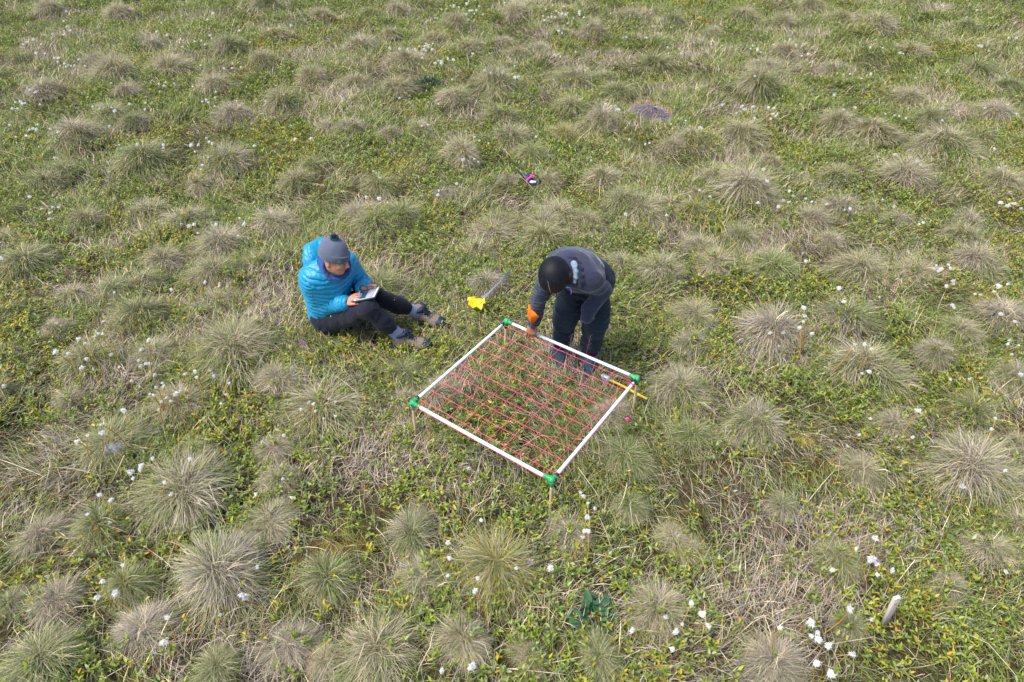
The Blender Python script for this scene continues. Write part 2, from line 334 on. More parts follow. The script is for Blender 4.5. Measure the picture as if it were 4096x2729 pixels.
def tussock_mesh(tone, seed):
    n = 3600; ns = int(rng.integers(3, 7)); sc_a = rng.uniform(0, 6.28, ns); sc_r = rng.uniform(.05, .48, ns); cen_ = np.stack([sc_r*np.cos(sc_a), sc_r*np.sin(sc_a)], 1); sid = rng.integers(0, ns, n)
    sz = rng.uniform(.13, .30, ns)[sid]; loc = rng.normal(0, 1, (n, 2))*sz[:, None]; xy = cen_[sid]+loc; rr_ = np.linalg.norm(xy, axis=1); xy *= (np.minimum(rr_, .72)/(rr_+1e-6))[:, None]; rho = np.minimum(rr_, .72); th = np.arctan2(xy[:, 1], xy[:, 0])
    P0 = np.stack([xy[:, 0], xy[:, 1], PROF*np.exp(-PW*rho**2)-.02], -1); clump = vn(th*2.5+seed*7, rho*5, seed)*.6+rng.uniform(0, .8, ns)[sid]*.5
    dv = loc/sz[:, None]*.55+xy*1.5+rng.normal(0, .42, (n, 2)); az = np.arctan2(dv[:, 1], dv[:, 0])+(clump-.5)*.8; thatch = rng.uniform(0, 1, n) < .16; az = np.where(thatch, rng.uniform(0, 6.28, n), az)
    el = np.radians(np.clip(np.where(thatch, rng.normal(12, 15, n), 76-70*np.minimum(rho, np.linalg.norm(dv, axis=1)*.5)+rng.normal(0, 17, n)), 2, 88))
    Ln = rng.uniform(.3, 1.0, n)*(1.0-.3*rho)*rng.uniform(.65, 1.15, ns)[sid]*(.7+.6*vn(np.cos(th)*1.8+5, np.sin(th)*1.8+5, seed+3))
    k = 6; P = np.zeros((n, k, 3)); P[:, 0] = P0; step = Ln/(k-1); droop = np.radians(rng.uniform(10, 34, n))
    for j in range(1, k):
        d = np.stack([np.cos(el)*np.cos(az), np.cos(el)*np.sin(az), np.sin(el)], -1)
        P[:, j] = P[:, j-1]+d*step[:, None]; r2 = P[:, j, 0]**2+P[:, j, 1]**2
        P[:, j, 2] = np.maximum(P[:, j, 2], PROF*np.exp(-PW*r2)+.012*(1+rng.uniform(0, 2, n)))
        el = el-droop; az = az+rng.normal(0, .10, n)
    a, b = MIX[tone]; c = colors(n, a)*(.72+.55*clump[:, None]); t = colors(n, b); pt = vn(P0[:, 0]*3.5+seed, P0[:, 1]*3.5, seed+40); sw = rng.uniform(0, 1, n) < np.clip((pt-.45)*4, 0, .8); c2 = colors(n, {'dead': .7, 'grey': .3} if seed % 2 else {'green': .8, 'dead': .2}); c = np.where(sw[:, None], c2, c); t = np.where(sw[:, None], c2, t)
    v, f3, f4, C = blades(P, rng.uniform(.0055, .0125, n), c, t)
    return npmesh('tussock', v, f3, f4, C)
TM = {c: [tussock_mesh(c, i+10*ord(c)) for i in range(4 if c != 'y' else 2)] for c in 'gtby'}
for c in TM:
    for me in TM[c]: me.materials.append(M_BLADE)
ROW = ['along the top edge', 'in the upper quarter', 'just above middle height', 'just below middle height', 'in the lower quarter', 'along the bottom edge']
COLN = ['near the left edge', 'left of centre', 'just left of centre', 'just right of centre', 'right of centre', 'near the right edge']
ORD = ['leftmost', 'second from left', 'third from left', 'fourth from left', 'fifth from left', 'sixth from left', 'seventh from left', 'eighth from left', 'ninth from left', 'tenth from left', 'eleventh from left', 'twelfth from left', 'thirteenth from left', 'fourteenth from left', 'fifteenth from left', 'sixteenth from left', 'seventeenth from left', 'eighteenth from left', 'nineteenth from left', 'twentieth from left']
def zone_labels(items, word):              # items: (px, py, adjective)
    cells = {}
    for i, (px, py, a) in enumerate(items):
        cells.setdefault((min(5, int(py/2729*6)), min(5, max(0, int(px/4096*6)))), []).append(i)
    out = [None]*len(items)
    for (r, c), ids in cells.items():
        ids.sort(key=lambda i: items[i][0])
        for k, i in enumerate(ids):
            o = 'only one' if len(ids) == 1 else ORD[min(k, 19)] if k < len(ids)-1 else 'rightmost'
            out[i] = f'{items[i][2]} {word}, {o} {COLN[c]} {ROW[r]}'
    return out
TONE = {'g': 'green', 't': 'straw-tan', 'b': 'grey-brown', 'y': 'yellowish'}
vis = [t for t in tus if t[4] >= 0]
labs = zone_labels([(t[4], t[5], ('large ' if t[2] > .27 else 'small ' if t[2] < .17 else '')+TONE[t[3]]) for t in vis], 'grass tussock')
k = 0
for i, t in enumerate(tus):
    if t[4] < 0: lab = 'mixed green and tan grass tussock beyond the side edges of the view'
    else: lab = labs[k]; k += 1
    o = link('grass_tussock', TM[t[3]][i % len(TM[t[3]])]); o.location = (t[0], t[1], float(base_h(t[0], t[1])))
    o.rotation_euler = (rng.normal(0, .06), rng.normal(0, .06), rng.uniform(0, 6.28)); s_ = t[2]*1.0; o.scale = (s_*rng.uniform(.85, 1.2), s_*rng.uniform(.85, 1.2), s_*rng.uniform(.75, 1.2))
    tag(o, lab, 'grass tussock', 'grass tussocks across the tundra')

# ------------------------------------------------------------------ scatter positions over the meadow
def scatter(n_near, n_far, ysplit=(5., 14.)):
    ys = np.linspace(.9, 16, 400); dens = np.interp(ys, ysplit, [n_near, n_far]); w = 2*(1.5+.72*ys+.6)
    cum = np.cumsum(dens*w)*(ys[1]-ys[0]); N = int(cum[-1]); y = np.interp(rng.uniform(0, cum[-1], N), cum, ys)
    x = rng.uniform(-1, 1, N)*(1.5+.72*y+.6)
    return x, y
BODY = [(-1.36, 4.03, .15)]
BOOTS = [(-.64, 3.80), (-.72, 3.81), (-.56, 4.03), (-.64, 4.05), (.35, 3.70), (.35, 3.74), (.53, 3.60), (.54, 3.67)]
def clear(x, y, extra=0):
    k = np.ones(len(x), bool)
    for X, Y, R in BODY: k &= (x-X)**2+(y-Y)**2 > (R+extra)**2
    k &= ((x-pm[0])/.3)**2+((y-pm[1])/.27)**2 > 1
    for X, Y in BOOTS: k &= (x-X)**2+(y-Y)**2 > .055**2
    return k
def tusf(x, y):
    m = np.zeros_like(x)
    for X, Y, R in TX:
        k = np.where((np.abs(x-X) < R) & (np.abs(y-Y) < R))[0]
        if len(k): m[k] = np.maximum(m[k], 1-((x[k]-X)**2+(y[k]-Y)**2)/R**2)
    return m

# ------------------------------------------------------------------ low sedge and litter between the tussocks
x, y = scatter(7000, 3000); kk = clear(x, y) & (tusf(x, y) < rng.uniform(.2, 1.2, len(x))); x, y = x[kk], y[kk]; n = len(x)
g1 = fbm(x*1.3, y*1.3, 21, 3); g2 = fbm(x*2.7, y*2.7, 41, 3)
keep = rng.uniform(0, 1, n) < np.clip(.45+2.2*(g1-.38), .25, 1); x, y, g1, g2 = x[keep], y[keep], g1[keep], g2[keep]; n = len(x)
z = ground_h(x, y); far = np.interp(y, [4, 14], [0, 1])
az = rng.uniform(0, 2*np.pi, n)*.55+(fbm(x*1.1, y*1.1, 71, 2)*12); el = np.radians(np.clip(rng.normal(38, 22, n), 3, 85)); Ln = rng.uniform(.06, .19, n)*(1+.3*far)
P = np.zeros((n, 4, 3)); P[:, 0] = np.stack([x, y, z-.005], -1)
for j in range(1, 4):
    P[:, j] = P[:, j-1]+np.stack([np.cos(el)*np.cos(az), np.cos(el)*np.sin(az), np.sin(el)], -1)*(Ln/3)[:, None]; el = el-np.radians(rng.uniform(5, 28, n))
    P[:, j, 2] = np.maximum(P[:, j, 2], z+.008)
cg = colors(n, {'green': .85, 'yel': .05, 'dead': .10}); cd = colors(n, {'dead': .5, 'grey': .3, 'brown': .2}); pg = np.clip(.46+3.0*(g2-.47)+.22*far, .08, .92)
c = np.where((rng.uniform(0, 1, n) < pg)[:, None], cg, cd)
v, f3, f4, C = blades(P, rng.uniform(.0022, .0042, n)*(1+.8*far), c)
tag(link('sedge_cover', npmesh('sedge_cover', v, f3, f4, C), None, [M_BLADE]), 'low green and straw sedge filling the ground between the tussocks', 'ground cover', kind='stuff')

# ------------------------------------------------------------------ dwarf willow: shoots with small leaves
def leaves(P0, D, L, Wd, col, fold=.25):
    n = len(P0); D = D/np.linalg.norm(D, axis=1)[:, None]; S = np.cross(D, rng.normal(0, .25, (n, 3))+[0, 0, 1]); S /= np.linalg.norm(S, axis=1)[:, None]; U = np.cross(S, D)
    mid = P0+D*(L*.5)[:, None]; tipp = P0+D*L[:, None]-U*(L*.12)[:, None]
    a1 = P0+D*(L*.3)[:, None]; a2 = P0+D*(L*.68)[:, None]; w1 = (Wd*.46)[:, None]; w2 = (Wd*.40)[:, None]; up = U*(Wd*fold)[:, None]
    V = np.stack([P0, a1-S*w1+up, a2-S*w2+up*.8, tipp, a2+S*w2+up*.8, a1+S*w1+up, mid], 1); b = np.arange(n)[:, None]*7
    f3 = np.concatenate([b+np.array([[0, 6, 1]]), b+np.array([[1, 6, 2]]), b+np.array([[2, 6, 3]]), b+np.array([[3, 6, 4]]), b+np.array([[4, 6, 5]]), b+np.array([[5, 6, 0]])])
    return V.reshape(-1, 3), f3, np.repeat(col, 7, 0)
x, y = scatter(620, 330); g = fbm(x*1.15+9, y*1.15, 91, 3); tf = tusf(x, y)
kk = clear(x, y, .05) & (rng.uniform(0, 1, len(x)) < np.clip((g-.42)*9, .14, 1)*(1-.55*np.clip(tf*1.3, 0, 1))); x, y, g = x[kk], y[kk], g[kk]
def shoots(x, y, seed, hs=1.):
    n = len(x); far = np.interp(y, [4, 14], [0, 1]); z = ground_h(x, y); hgt = rng.uniform(.035, .11, n)*hs
    m = 8; lean = rng.normal(0, .35, (n, 2)); yl = fbm(x*1.6, y*1.6, seed+5, 3)
    stem = np.stack([lean[:, 0], lean[:, 1], np.ones(n)], -1); stem /= np.linalg.norm(stem, axis=1)[:, None]
    t = np.tile(np.linspace(.35, 1, m), (n, 1)); base = np.stack([x, y, z], -1)
    P0 = base[:, None]+stem[:, None]*(hgt[:, None]*t)[..., None]; a = np.arange(m)*2.4+rng.uniform(0, 6.28, (n, 1)); e = np.radians(rng.normal(18, 16, (n, m))+38*(t-.35))
    Dl = np.stack([np.cos(e)*np.cos(a), np.cos(e)*np.sin(a), np.sin(e)], -1); L = rng.uniform(.018, .036, (n, m))*(1+.35*far[:, None])
    u = rng.uniform(0, 1, (n, m)); pal = np.array([s2l(c_) for c_ in [(116, 138, 42), (138, 152, 48), (94, 118, 44), (152, 162, 62), (124, 138, 92), (156, 166, 116), (192, 164, 44), (196, 136, 40), (164, 156, 48), (136, 78, 44)]])
    yy = np.clip((yl-.5)*3, 0, .5)[:, None]
    ch = np.select([u < .006, u < .010+.03*yy, u < .03+.26*yy, u < .07+.45*yy, u < .19+.4*yy, u < .32+.3*yy], [9, 7, 6, 8, 5, 4], default=-1)
    ch = np.where(ch < 0, rng.integers(0, 4, (n, m)), ch); c = pal[ch]*rng.uniform(.8, 1.25, (n, m, 1))
    v1, f1, c1 = leaves(P0.reshape(-1, 3), Dl.reshape(-1, 3), L.ravel(), (L*rng.uniform(.34, .46, L.shape)).ravel(), c.reshape(-1, 3))
    Ps = np.stack([base, base+stem*(hgt*.5)[:, None], base+stem*hgt[:, None]], 1)
    v2, f32, f42, c2 = blades(Ps, np.full(n, .003), colors(n, {'brown': 1.}))
    return npmesh('dwarf_willow', np.concatenate([v1, v2]), np.concatenate([f1, f32+len(v1)]), f42+len(v1), np.concatenate([c1, c2]))
tag(link('dwarf_willow', shoots(x, y, 100), None, [M_LEAF]), 'knee-low willow shoots with small green and yellow leaves carpeting the hollows', 'dwarf shrub', kind='stuff')

# ------------------------------------------------------------------ pale dead stalks lying across everything
x, y = scatter(16, 9); kk = clear(x, y, .25); x, y = x[kk], y[kk]; n = len(x); z = ground_h(x, y)
az = rng.uniform(0, 2*np.pi, n); el = np.radians(rng.uniform(5, 60, n)); Ln = rng.uniform(.12, .38, n); P = np.zeros((n, 6, 3)); P[:, 0] = np.stack([x, y, z+.01], -1); kink = rng.integers(1, 5, n)
for j in range(1, 6):
    P[:, j] = P[:, j-1]+np.stack([np.cos(el)*np.cos(az), np.cos(el)*np.sin(az), np.sin(el)], -1)*(Ln/5)[:, None]
    el = np.where(kink == j, -el*.7, el-np.radians(6)); az = az+rng.normal(0, .12, n)+(kink == j)*rng.normal(0, .6, n)
P[:, :, 2] = np.maximum(P[:, :, 2], ground_h(P[:, :, 0], P[:, :, 1])+.02)
v, f3, f4, C = blades(P, rng.uniform(.002, .0045, n)*np.interp(y, [4, 14], [1, 1.8]), np.array([s2l(c_) for c_ in [(222, 208, 172), (206, 190, 160), (196, 186, 168)]])[rng.integers(0, 3, n)]*rng.uniform(.85, 1.15, (n, 1)))
tag(link('straw_litter', npmesh('straw_litter', v, f3, f4, C), None, [M_BLADE]), 'pale dead grass stalks bent over and scattered across the meadow', 'dead straw', kind='stuff')
# ------------------------------------------------------------------ cottongrass (from the photograph)
HD = [
 (A_, "160 305 2,185 290,232 272 2,285 305,250 365 3,310 370,375 400,405 400 2,400 425,445 440,470 448,490 455,515 450,415 455,455 460,585 455,540 410,440 145,460 185,485 210,360 235,440 240,455 78,1470 90 2,1115 158,1650 212 2,1150 243 2,1080 218,1430 135,1450 245 2,1390 283 2,1412 308 2,1258 322,1460 265,1342 285,2008 175 2,1853 203,1725 290,1100 478 3,1383 450,1545 470,1603 440,1660 463,1600 470,1143 568,1130 590,1202 575,1330 597,1097 575,208 620 2,238 638,252 632,322 593,140 700 2,155 715 2,175 710,105 705,85 748 2,120 752 2,275 720,768 573,895 716 2,1003 710,1000 756,770 742,790 765 2,716 743,688 748,640 735,1422 690 2,1436 706,1480 733,1395 700,1486 633,1483 672,1875 665,1830 700,70 862 2,203 893,230 885 2,250 895 2,260 860,347 888,400 912 2,107 943,184 938 2,755 872 2,822 998,838 1025,945 995 2,1053 985 3,1125 1000 2,1125 1020,1423 952 2,1440 978 2,1467 990 2,1320 998 3,1368 998 2,1343 1045,1437 1085,1395 1138 2,1385 1168,1590 1052,1712 1048,1753 1005 2,2035 960 2,2147 955 3,750 1185,788 1368,203 1355 2,375 1088,365 1428,405 1430 2,285 1440,345 1468,340 1510 2,1250 1545 2,1305 1558 3,1338 1548 2,1490 1550 3,1685 1545 3,1652 1505"),
 (B_, "690 65,725 60,750 40,775 42 3,810 50,865 25 3,878 8,948 43 2,932 70 2,885 75 3,900 72 2,845 95,862 97 2,915 95,975 100,870 138 2,645 125,660 125,1125 22 2,1455 38,1533 45 2,1410 65,1480 75 2,1520 95 2,1545 100 2,1640 85 3,1643 100 2,1560 90,1500 88,1475 120,1450 115,1398 140 2,1425 118,1390 110,1600 125,1560 160,1670 120,1500 213 2,1522 228,1700 172,1767 180,1695 230,1855 92,580 300,592 310,600 325 2,630 300,628 340 3,570 340 2,575 320 2,535 320,505 340 2,515 350,400 335 2,455 340,330 328,340 335,555 400 2,580 350,605 310,735 405 2,770 412 3,645 435 2,687 435 3,690 420 2,668 420,905 370 2,988 486 2,1115 497 3,1030 502,1195 533 3,1222 533 3,765 548,1193 457,2185 228,2105 260,2147 182,1965 257,2250 325,2340 370,1825 720 2,1860 730,1888 730 2,1895 755 3,1912 755 2,1905 800,2270 857,1615 360,1510 390,810 1025,920 1023,838 1102 3,888 1083 3,915 1095,945 1115,950 970,917 945,1015 988,1340 942,1985 962,2095 993,2123 985,220 1180,240 1195,262 1225,260 1370 3,170 1360 2,665 1345 2,672 1315,795 1265 2,1720 1108 2,1960 1475 3,2242 1485 2,2165 1437,555 868,600 860,668 717,400 675"),
 (C_, "630 308 2,705 285,740 273 2,785 312 2,870 372 3,825 385,485 315,520 342 3,540 360,470 335,500 525,275 722 2,410 735 3,430 755 3,490 735 3,495 765 2,375 780 2,595 745 2,632 745 2,620 785 3,640 800 2,655 785,610 820,500 815,120 880 3,138 890,560 1165 2,575 1235,583 1250 2,735 1315 2,762 1352 2,695 1385 3,735 1395 2,660 1425 2,560 1325,520 1400 2,995 1405 2,1120 1445,1155 1440 2,1195 745,1185 740 2,1110 755,1140 780,1160 795,1095 775,1045 655 2,1300 510 2,1235 540,1155 510,1500 365 2,1520 370,1380 330,1295 328,1790 35,2030 70 2,2300 263 3,2250 260 2,2060 320 3,2045 315 2,2110 350,1960 120,1605 537,1790 748 3,1790 830,1400 785,1460 795,1540 815 2,1495 800,1465 1065 3,1573 1087 2,1590 1120 2,1620 1110 2,1640 1135 2,2195 1395 4,2245 1418 3,2288 1403 3,2335 1437 2,1660 1533 2,1630 1545,2315 1238,2180 1158,2230 1145,2150 1027 2,2085 743,2305 785,1460 1425,1380 1378,25 832,195 1283,118 1310,190 1355,850 1370,892 1392"),
 (D_, "5 122 3,113 100,116 113,310 440 3,333 458 2,220 490 4,404 420 2,388 418,375 428,437 502 2,340 517 2,322 552 3,268 495 2,407 370,450 255,585 443 2,555 482 2,555 545 2,573 537 2,588 538 3,547 523,610 581 2,517 605,468 550,730 577 2,768 567 2,775 590 2,843 583 3,825 563,615 630 2,645 626 2,640 612,590 655,605 660,635 687,655 670,672 684,692 656 4,710 643,738 672,625 718,487 720 4,403 808 4,400 775 2,305 843 3,345 820,890 658,870 693,902 614,905 538,808 216 2,863 230,675 245 2,938 33,778 22,15 625 2,1187 716 2,1217 690,1235 694,1296 676,1322 687,1243 724,1275 753,1322 742,1117 820 2"),
 (E_, "617 237 4,636 292 2,476 315 4,482 348 3,476 372,462 395 3,396 415 3,393 405,345 415 3,333 405,380 467,510 418 2,308 372,486 132 2,475 102,776 275,1255 340 3,1310 370 2,1063 305 3,1070 315,1040 232 3,1067 210 3,1067 222 2,1008 170 3,1018 165 3,993 165 2,1000 150,1048 147,1055 160,1247 232 4,1282 222 2,1152 262,1175 265,1225 252,1282 460 2,1297 500,1332 578 3,1290 445,1325 465,678 462 2,717 460 2,743 478,716 518,737 567 3,757 552,706 575,929 722 3,908 827 2,740 752,1232 752,1218 795,1130 598 2,1057 600,652 862,697 817"),
 (F_, "748 18 3,556 45 3,551 58 2,517 68 4,523 92 2,602 14 2,673 157 2,785 183 2,648 109,433 268,343 236,392 158 2,437 178 2,484 436,455 545 3,383 562 4,950 552 3,963 563 3,868 630,643 740 3,655 643 2,1014 443,1148 168,1115 95,1008 155,405 497 2"),
 (G_, "500 53 2,955 163 2,942 150,970 190,998 211,968 245 2,957 298 2,971 300 2,950 325,427 407 2,419 347 2,419 477,537 487 2,527 537 2,689 447,825 447 3,397 850 2,513 833 3,1146 692 2,1277 640 2,1318 697 3,1343 667,1303 765 2,550 258 2"),
 (H_, "760 327 3,748 408 4,742 417 2,828 455 3,765 430 2,768 472 2,590 455 2,684 370,76 627 3,103 674 2,35 585 3,508 663 4,505 655 2,532 727 4,534 700 2,508 714 2,573 752 3,669 785 3,530 818 3,585 862 4,745 649 2,1103 124 3,1273 63 2,662 607 3,387 680 2,1275 462"),
]
def fluff_mesh(seed):
    r = np.random.default_rng(seed); n = 170; d = r.normal(0, 1, (n, 3)); d /= np.linalg.norm(d, axis=1)[:, None]; d[:, 2] = d[:, 2]*.8
    L = r.uniform(.6, 1.25, n)*(1+.25*np.sin(3*d[:, 0]+seed)); P0 = d*.12; P1 = d*L[:, None]*.75+r.normal(0, .1, (n, 3)); P2 = d*L[:, None]+r.normal(0, .16, (n, 3))-[0, 0, .12]
    v, f3, f4, C = blades(np.stack([P0, P1, P2], 1), np.full(n, .17), s2l((246, 245, 242))*r.uniform(.88, 1, (n, 1)))
    me = npmesh('seed_head', v, f3, f4, C); me.materials.append(M_FLUFF); return me
FM = [fluff_mesh(i) for i in range(5)]
hd = [h for h in parse(HD)]
hd.sort(key=lambda h: -(h[1]+250*(h[2] > 1)))
hd_far = hd[295:]; hd = hd[:295]
hl = zone_labels([(h[0], h[1], 'big fluffy' if h[2]/S1 > 2.5 or (h[2] > 3) else 'small') for h in hd], 'white cottongrass tuft')
stem_m = leafmat('cottongrass_stem', .1)
stems = []
for i in range(4):
    t = np.linspace(0, 1, 6)[:, None]; p = np.array([[0, 0, 0]])*(1-t)+np.array([[rng.normal(0, .35), rng.normal(0, .35), -1.05]])*t + np.array([[.12*math.cos(i*2), .12*math.sin(i*2), 0]])*np.sin(t*3.14)
    b = MB().tube(p, np.linspace(.010, .014, 6), 5); me = npmesh('stem', np.concatenate(b.v), np.concatenate(b.f3), np.concatenate(b.f4), np.tile(s2l((188, 150, 60)), (b.n, 1))); me.materials.append(stem_m); stems.append(me)
for i, (px, py, r, _) in enumerate(hd):
    k_ = r/(S1 if py < 905 else S2) or 1
    zz = .14; p = at(px, py, zz)
    for _i in range(2): zz = float(ground_h(p[0], p[1]))+rng.uniform(.12, .18)+.10*float(tusf(p[:1], p[1:2])[0] > .1); p = at(px, py, zz)
    rad = [.0075, .010, .0130, .0165, .019][int(min(max(k_, 1), 4))]*rng.uniform(.85, 1.1)*np.interp(p[1], [3, 5, 12], [1, 1.2, 1.9])
    o = empty('cottongrass', hl[i], 'cottongrass', p, 'white cottongrass tufts over the tundra')
    h_ = link('seed_head', FM[i % 5], o); h_.scale = (rad, rad, rad*rng.uniform(.8, 1.1)); h_.rotation_euler = (rng.normal(0, .3), rng.normal(0, .3), rng.uniform(0, 6))
    s_ = link('stem', stems[i % 4], o); L_ = zz-float(ground_h(p[0], p[1]))+.02; s_.scale = (L_*.8, L_*.8, L_); s_.rotation_euler = (0, 0, rng.uniform(0, 6))

if hd_far:                                  # the farthest tufts, past three hundred, as one mass
    VV = []; F3 = []; F4 = []; off = 0
    srcs = []
    for me in FM:
        a_ = np.zeros(len(me.vertices)*3, np.float32); me.vertices.foreach_get('co', a_); a_ = a_.reshape(-1, 3)
        srcs.append((a_, [tuple(p.vertices) for p in me.polygons]))
    for i, (px, py, r, _) in enumerate(hd_far):
        k_ = r/(S1 if py < 905 else S2) or 1; p = at(px, py, .14); zz = .14
        for _i in range(2): zz = float(ground_h(p[0], p[1]))+rng.uniform(.13, .18)+.10*float(tusf(p[:1], p[1:2])[0] > .1); p = at(px, py, zz)
        rad = [.0075, .010, .0130, .0165, .019][int(min(max(k_, 1), 4))]*rng.uniform(.85, 1.1)*np.interp(p[1], [3, 5, 12], [1, 1.2, 1.9]); a_, fs = srcs[i % 5]
        VV.append(a_*rad+p); F3 += [[q+off for q in f] for f in fs if len(f) == 3]; F4 += [[q+off for q in f] for f in fs if len(f) == 4]; off += len(a_)
    VV = np.concatenate(VV); tag(link('cottongrass_far', npmesh('cottongrass_far', VV, np.array(F3), np.array(F4), np.tile(s2l((242, 241, 238)), (len(VV), 1))), None, [M_FLUFF]), 'scattered white cottongrass specks in the far meadow', 'cottongrass', kind='stuff')
# ------------------------------------------------------------------ single plants, hummock, moss cushions
def dome(name, c, R, hgt, seed, m, lab, cat, n=46):
    u = np.linspace(0, 1, n//2)[:, None]; t = np.linspace(0, 2*np.pi, n, endpoint=False)[None]
    rr = R*(1+.9*(fbm(2+np.cos(t)*2.2, 2+np.sin(t)*2.2, seed)-.5)*2); X = c[0]+u*rr*np.cos(t); Y = c[1]+u*rr*np.sin(t)
    Z = ground_h(X, Y)+hgt*(1-u**2.2)+.35*hgt*(fbm(X*30, Y*30, seed, 3)-.5)-.012*u
    V = np.stack([X, Y, Z], -1).reshape(-1, 3); a, b = u.shape[0], n; q = np.array([[i*b+j, i*b+(j+1) % b, (i+1)*b+(j+1) % b, (i+1)*b+j] for i in range(a-1) for j in range(b)])
    o = tag(link(name, npmesh(name, V, None, q, None, True), None, [m]), lab, cat); k_ = 500; t_ = rng.uniform(0, 6.28, k_); u_ = np.sqrt(rng.uniform(0, 1, k_))*R*1.2; P0 = np.stack([c[0]+u_*np.cos(t_), c[1]+u_*np.sin(t_), 0*t_], -1); P0[:, 2] = ground_h(P0[:, 0], P0[:, 1])+.006
    e_ = rng.normal(0, .6, (k_, 3))+[0, 0, 1]; e_ /= np.linalg.norm(e_, axis=1)[:, None]; L_ = rng.uniform(.015, .04, (k_, 1)); v, f3, f4, C = blades(np.stack([P0, P0+e_*L_*.6, P0+e_*L_], 1), np.full(k_, .004), colors(k_, {'yel': .4, 'brown': .25, 'green': .35})); link('sprigs', npmesh('sprigs', v, f3, f4, C), o, [M_BLADE]); return o
moss_o = mat('orange_moss', (122, 88, 40), .95, .1, .4, 60, 1, 160); moss_y = mat('golden_moss', (152, 140, 46), .95, .1, .35, 60, 1, 160)
for (px, py, R, m, lab) in [(650, 2150, .13, moss_o, 'orange-brown moss patch in the hollow between tussocks at lower left'), (190, 1436, .07, moss_o, 'small golden-brown moss cushion beside a green tussock near the left edge'),
    (3917, 1160, .15, moss_y, 'golden moss cushion under cottongrass near the right edge'), (3225, 1745, .10, moss_y, 'bright yellow-green moss cushion right of the string grid'), (835, 905, .10, moss_o, 'rust-brown moss patch above the sky-blue jacket to its upper left'),
    (25, 1500, .13, moss_o, 'dark orange moss patch at the left edge'), (3700, 830, .14, moss_o, 'ochre moss patch in the upper right meadow')]:
    dome('moss_cushion', at(px, py, .03), R, .018, px, m, lab, 'moss')
gm = mat('dead_thatch', (136, 124, 128), .9, .1, .35, 40, 1, 120, stretch=(1, 1, .3))
hm = empty('bare_hummock', 'bare purple-grey grass hummock with a golden fringe, upper right of the bending person', 'hummock', (pm[0], pm[1], 0))
n = 5200; th = rng.uniform(0, 6.283, n); rr = np.sqrt(rng.uniform(0, 1, n))*.27; X0 = rr*np.cos(th)*1.1; Y0 = rr*np.sin(th); P = np.zeros((n, 4, 3)); Ln = rng.uniform(.04, .12, n)
fr = (Y0 > .05) & (rng.uniform(0, 1, n) < .5)
az = np.where(fr, rng.normal(1.57, .8, n), th+rng.normal(0, .5, n)); el = np.radians(np.where(fr, rng.normal(70, 15, n), rng.normal(-15, 15, n)))
P[:, 0] = np.stack([X0, Y0, ground_h(X0+pm[0], Y0+pm[1])+.005], -1)
for j in range(1, 4):
    P[:, j] = P[:, j-1]+np.stack([np.cos(el)*np.cos(az), np.cos(el)*np.sin(az), np.sin(el)], -1)*(Ln/3)[:, None]; P[:, j, 2] = np.maximum(P[:, j, 2], ground_h(P[:, j, 0]+pm[0], P[:, j, 1]+pm[1])+rng.uniform(.006, .02, n))
cc = np.where(fr[:, None], colors(n, {'yel': .3, 'dead': .5, 'brown': .2}), np.array([s2l(c_) for c_ in [(140, 128, 140), (160, 146, 152), (120, 108, 120), (176, 160, 156)]])[rng.integers(0, 4, n)]*rng.uniform(.7, 1.3, (n, 1)))
for nm, msk in (('thatch', ~fr), ('fringe', fr)):
    v, f3, f4, C = blades(P[msk], rng.uniform(.0025, .005, msk.sum()), cc[msk]); link(nm, npmesh(nm, v, f3, f4, C), hm, [M_BLADE])
def bush(px, py, R, hgt, pal, name, lab, cat, n=420, L=.03, wf=.35):
    c = at(px, py, .06); o = empty(name, lab, cat, (c[0], c[1], float(ground_h(c[0], c[1]))))
    d = rng.normal(0, 1, (n, 3)); d /= np.linalg.norm(d, axis=1)[:, None]; d[:, 2] = np.abs(d[:, 2]); q = d*rng.uniform(.55, 1, (n, 1))*[R, R, hgt]
    dd = d+rng.normal(0, .5, (n, 3)); cl = np.array([s2l(p_) for p_ in pal])[rng.integers(0, len(pal), n)]*rng.uniform(.7, 1.3, (n, 1)); Ls = rng.uniform(.7, 1.3, n)*L
    v, f3, C = leaves(q, dd, Ls, Ls*wf, cl); link('foliage', npmesh('foliage', v, f3, None, C), o, [M_LEAF])
    k_ = min(24, n); e = d[:k_]*[R, R, hgt]*.8; st = np.stack([e*0, e*.5+[0, 0, hgt*.1], e], 1); v, f3, f4, C = blades(st, np.full(k_, .004), np.tile(s2l((92, 70, 56)), (k_, 1))); link('stems', npmesh('stems', v, f3, f4, C), o, [M_BLADE])
bush(1716, 338, .22, .13, [(62, 92, 72), (78, 106, 84), (54, 80, 66)], 'low_shrub', 'dark blue-green leafy shrub in the upper meadow left of centre', 'shrub', 900, .035)
bush(3930, 245, .2, .1, [(72, 96, 48), (60, 84, 40), (90, 110, 50)], 'low_shrub', 'dark green grassy bush near the top right corner', 'shrub', 700, .04, .2)
bush(2370, 2480, .10, .07, [(66, 104, 70), (80, 118, 78)], 'leafy_herb', 'dark green round-leaved herb below the frame, near the bottom edge', 'herb', 90, .045, .8)
bush(565, 2160, .05, .03, [(96, 134, 76), (84, 122, 76)], 'leafy_herb', 'pale green round-leaved rosette beside the orange moss at lower left', 'herb', 22, .03, .8)
bush(2265, 1505, .06, .06, [(120, 150, 84), (146, 164, 96), (104, 136, 70)], 'leafy_herb', 'bright narrow-leaved sprig inside the frame by the boots', 'herb', 40, .05, .25)
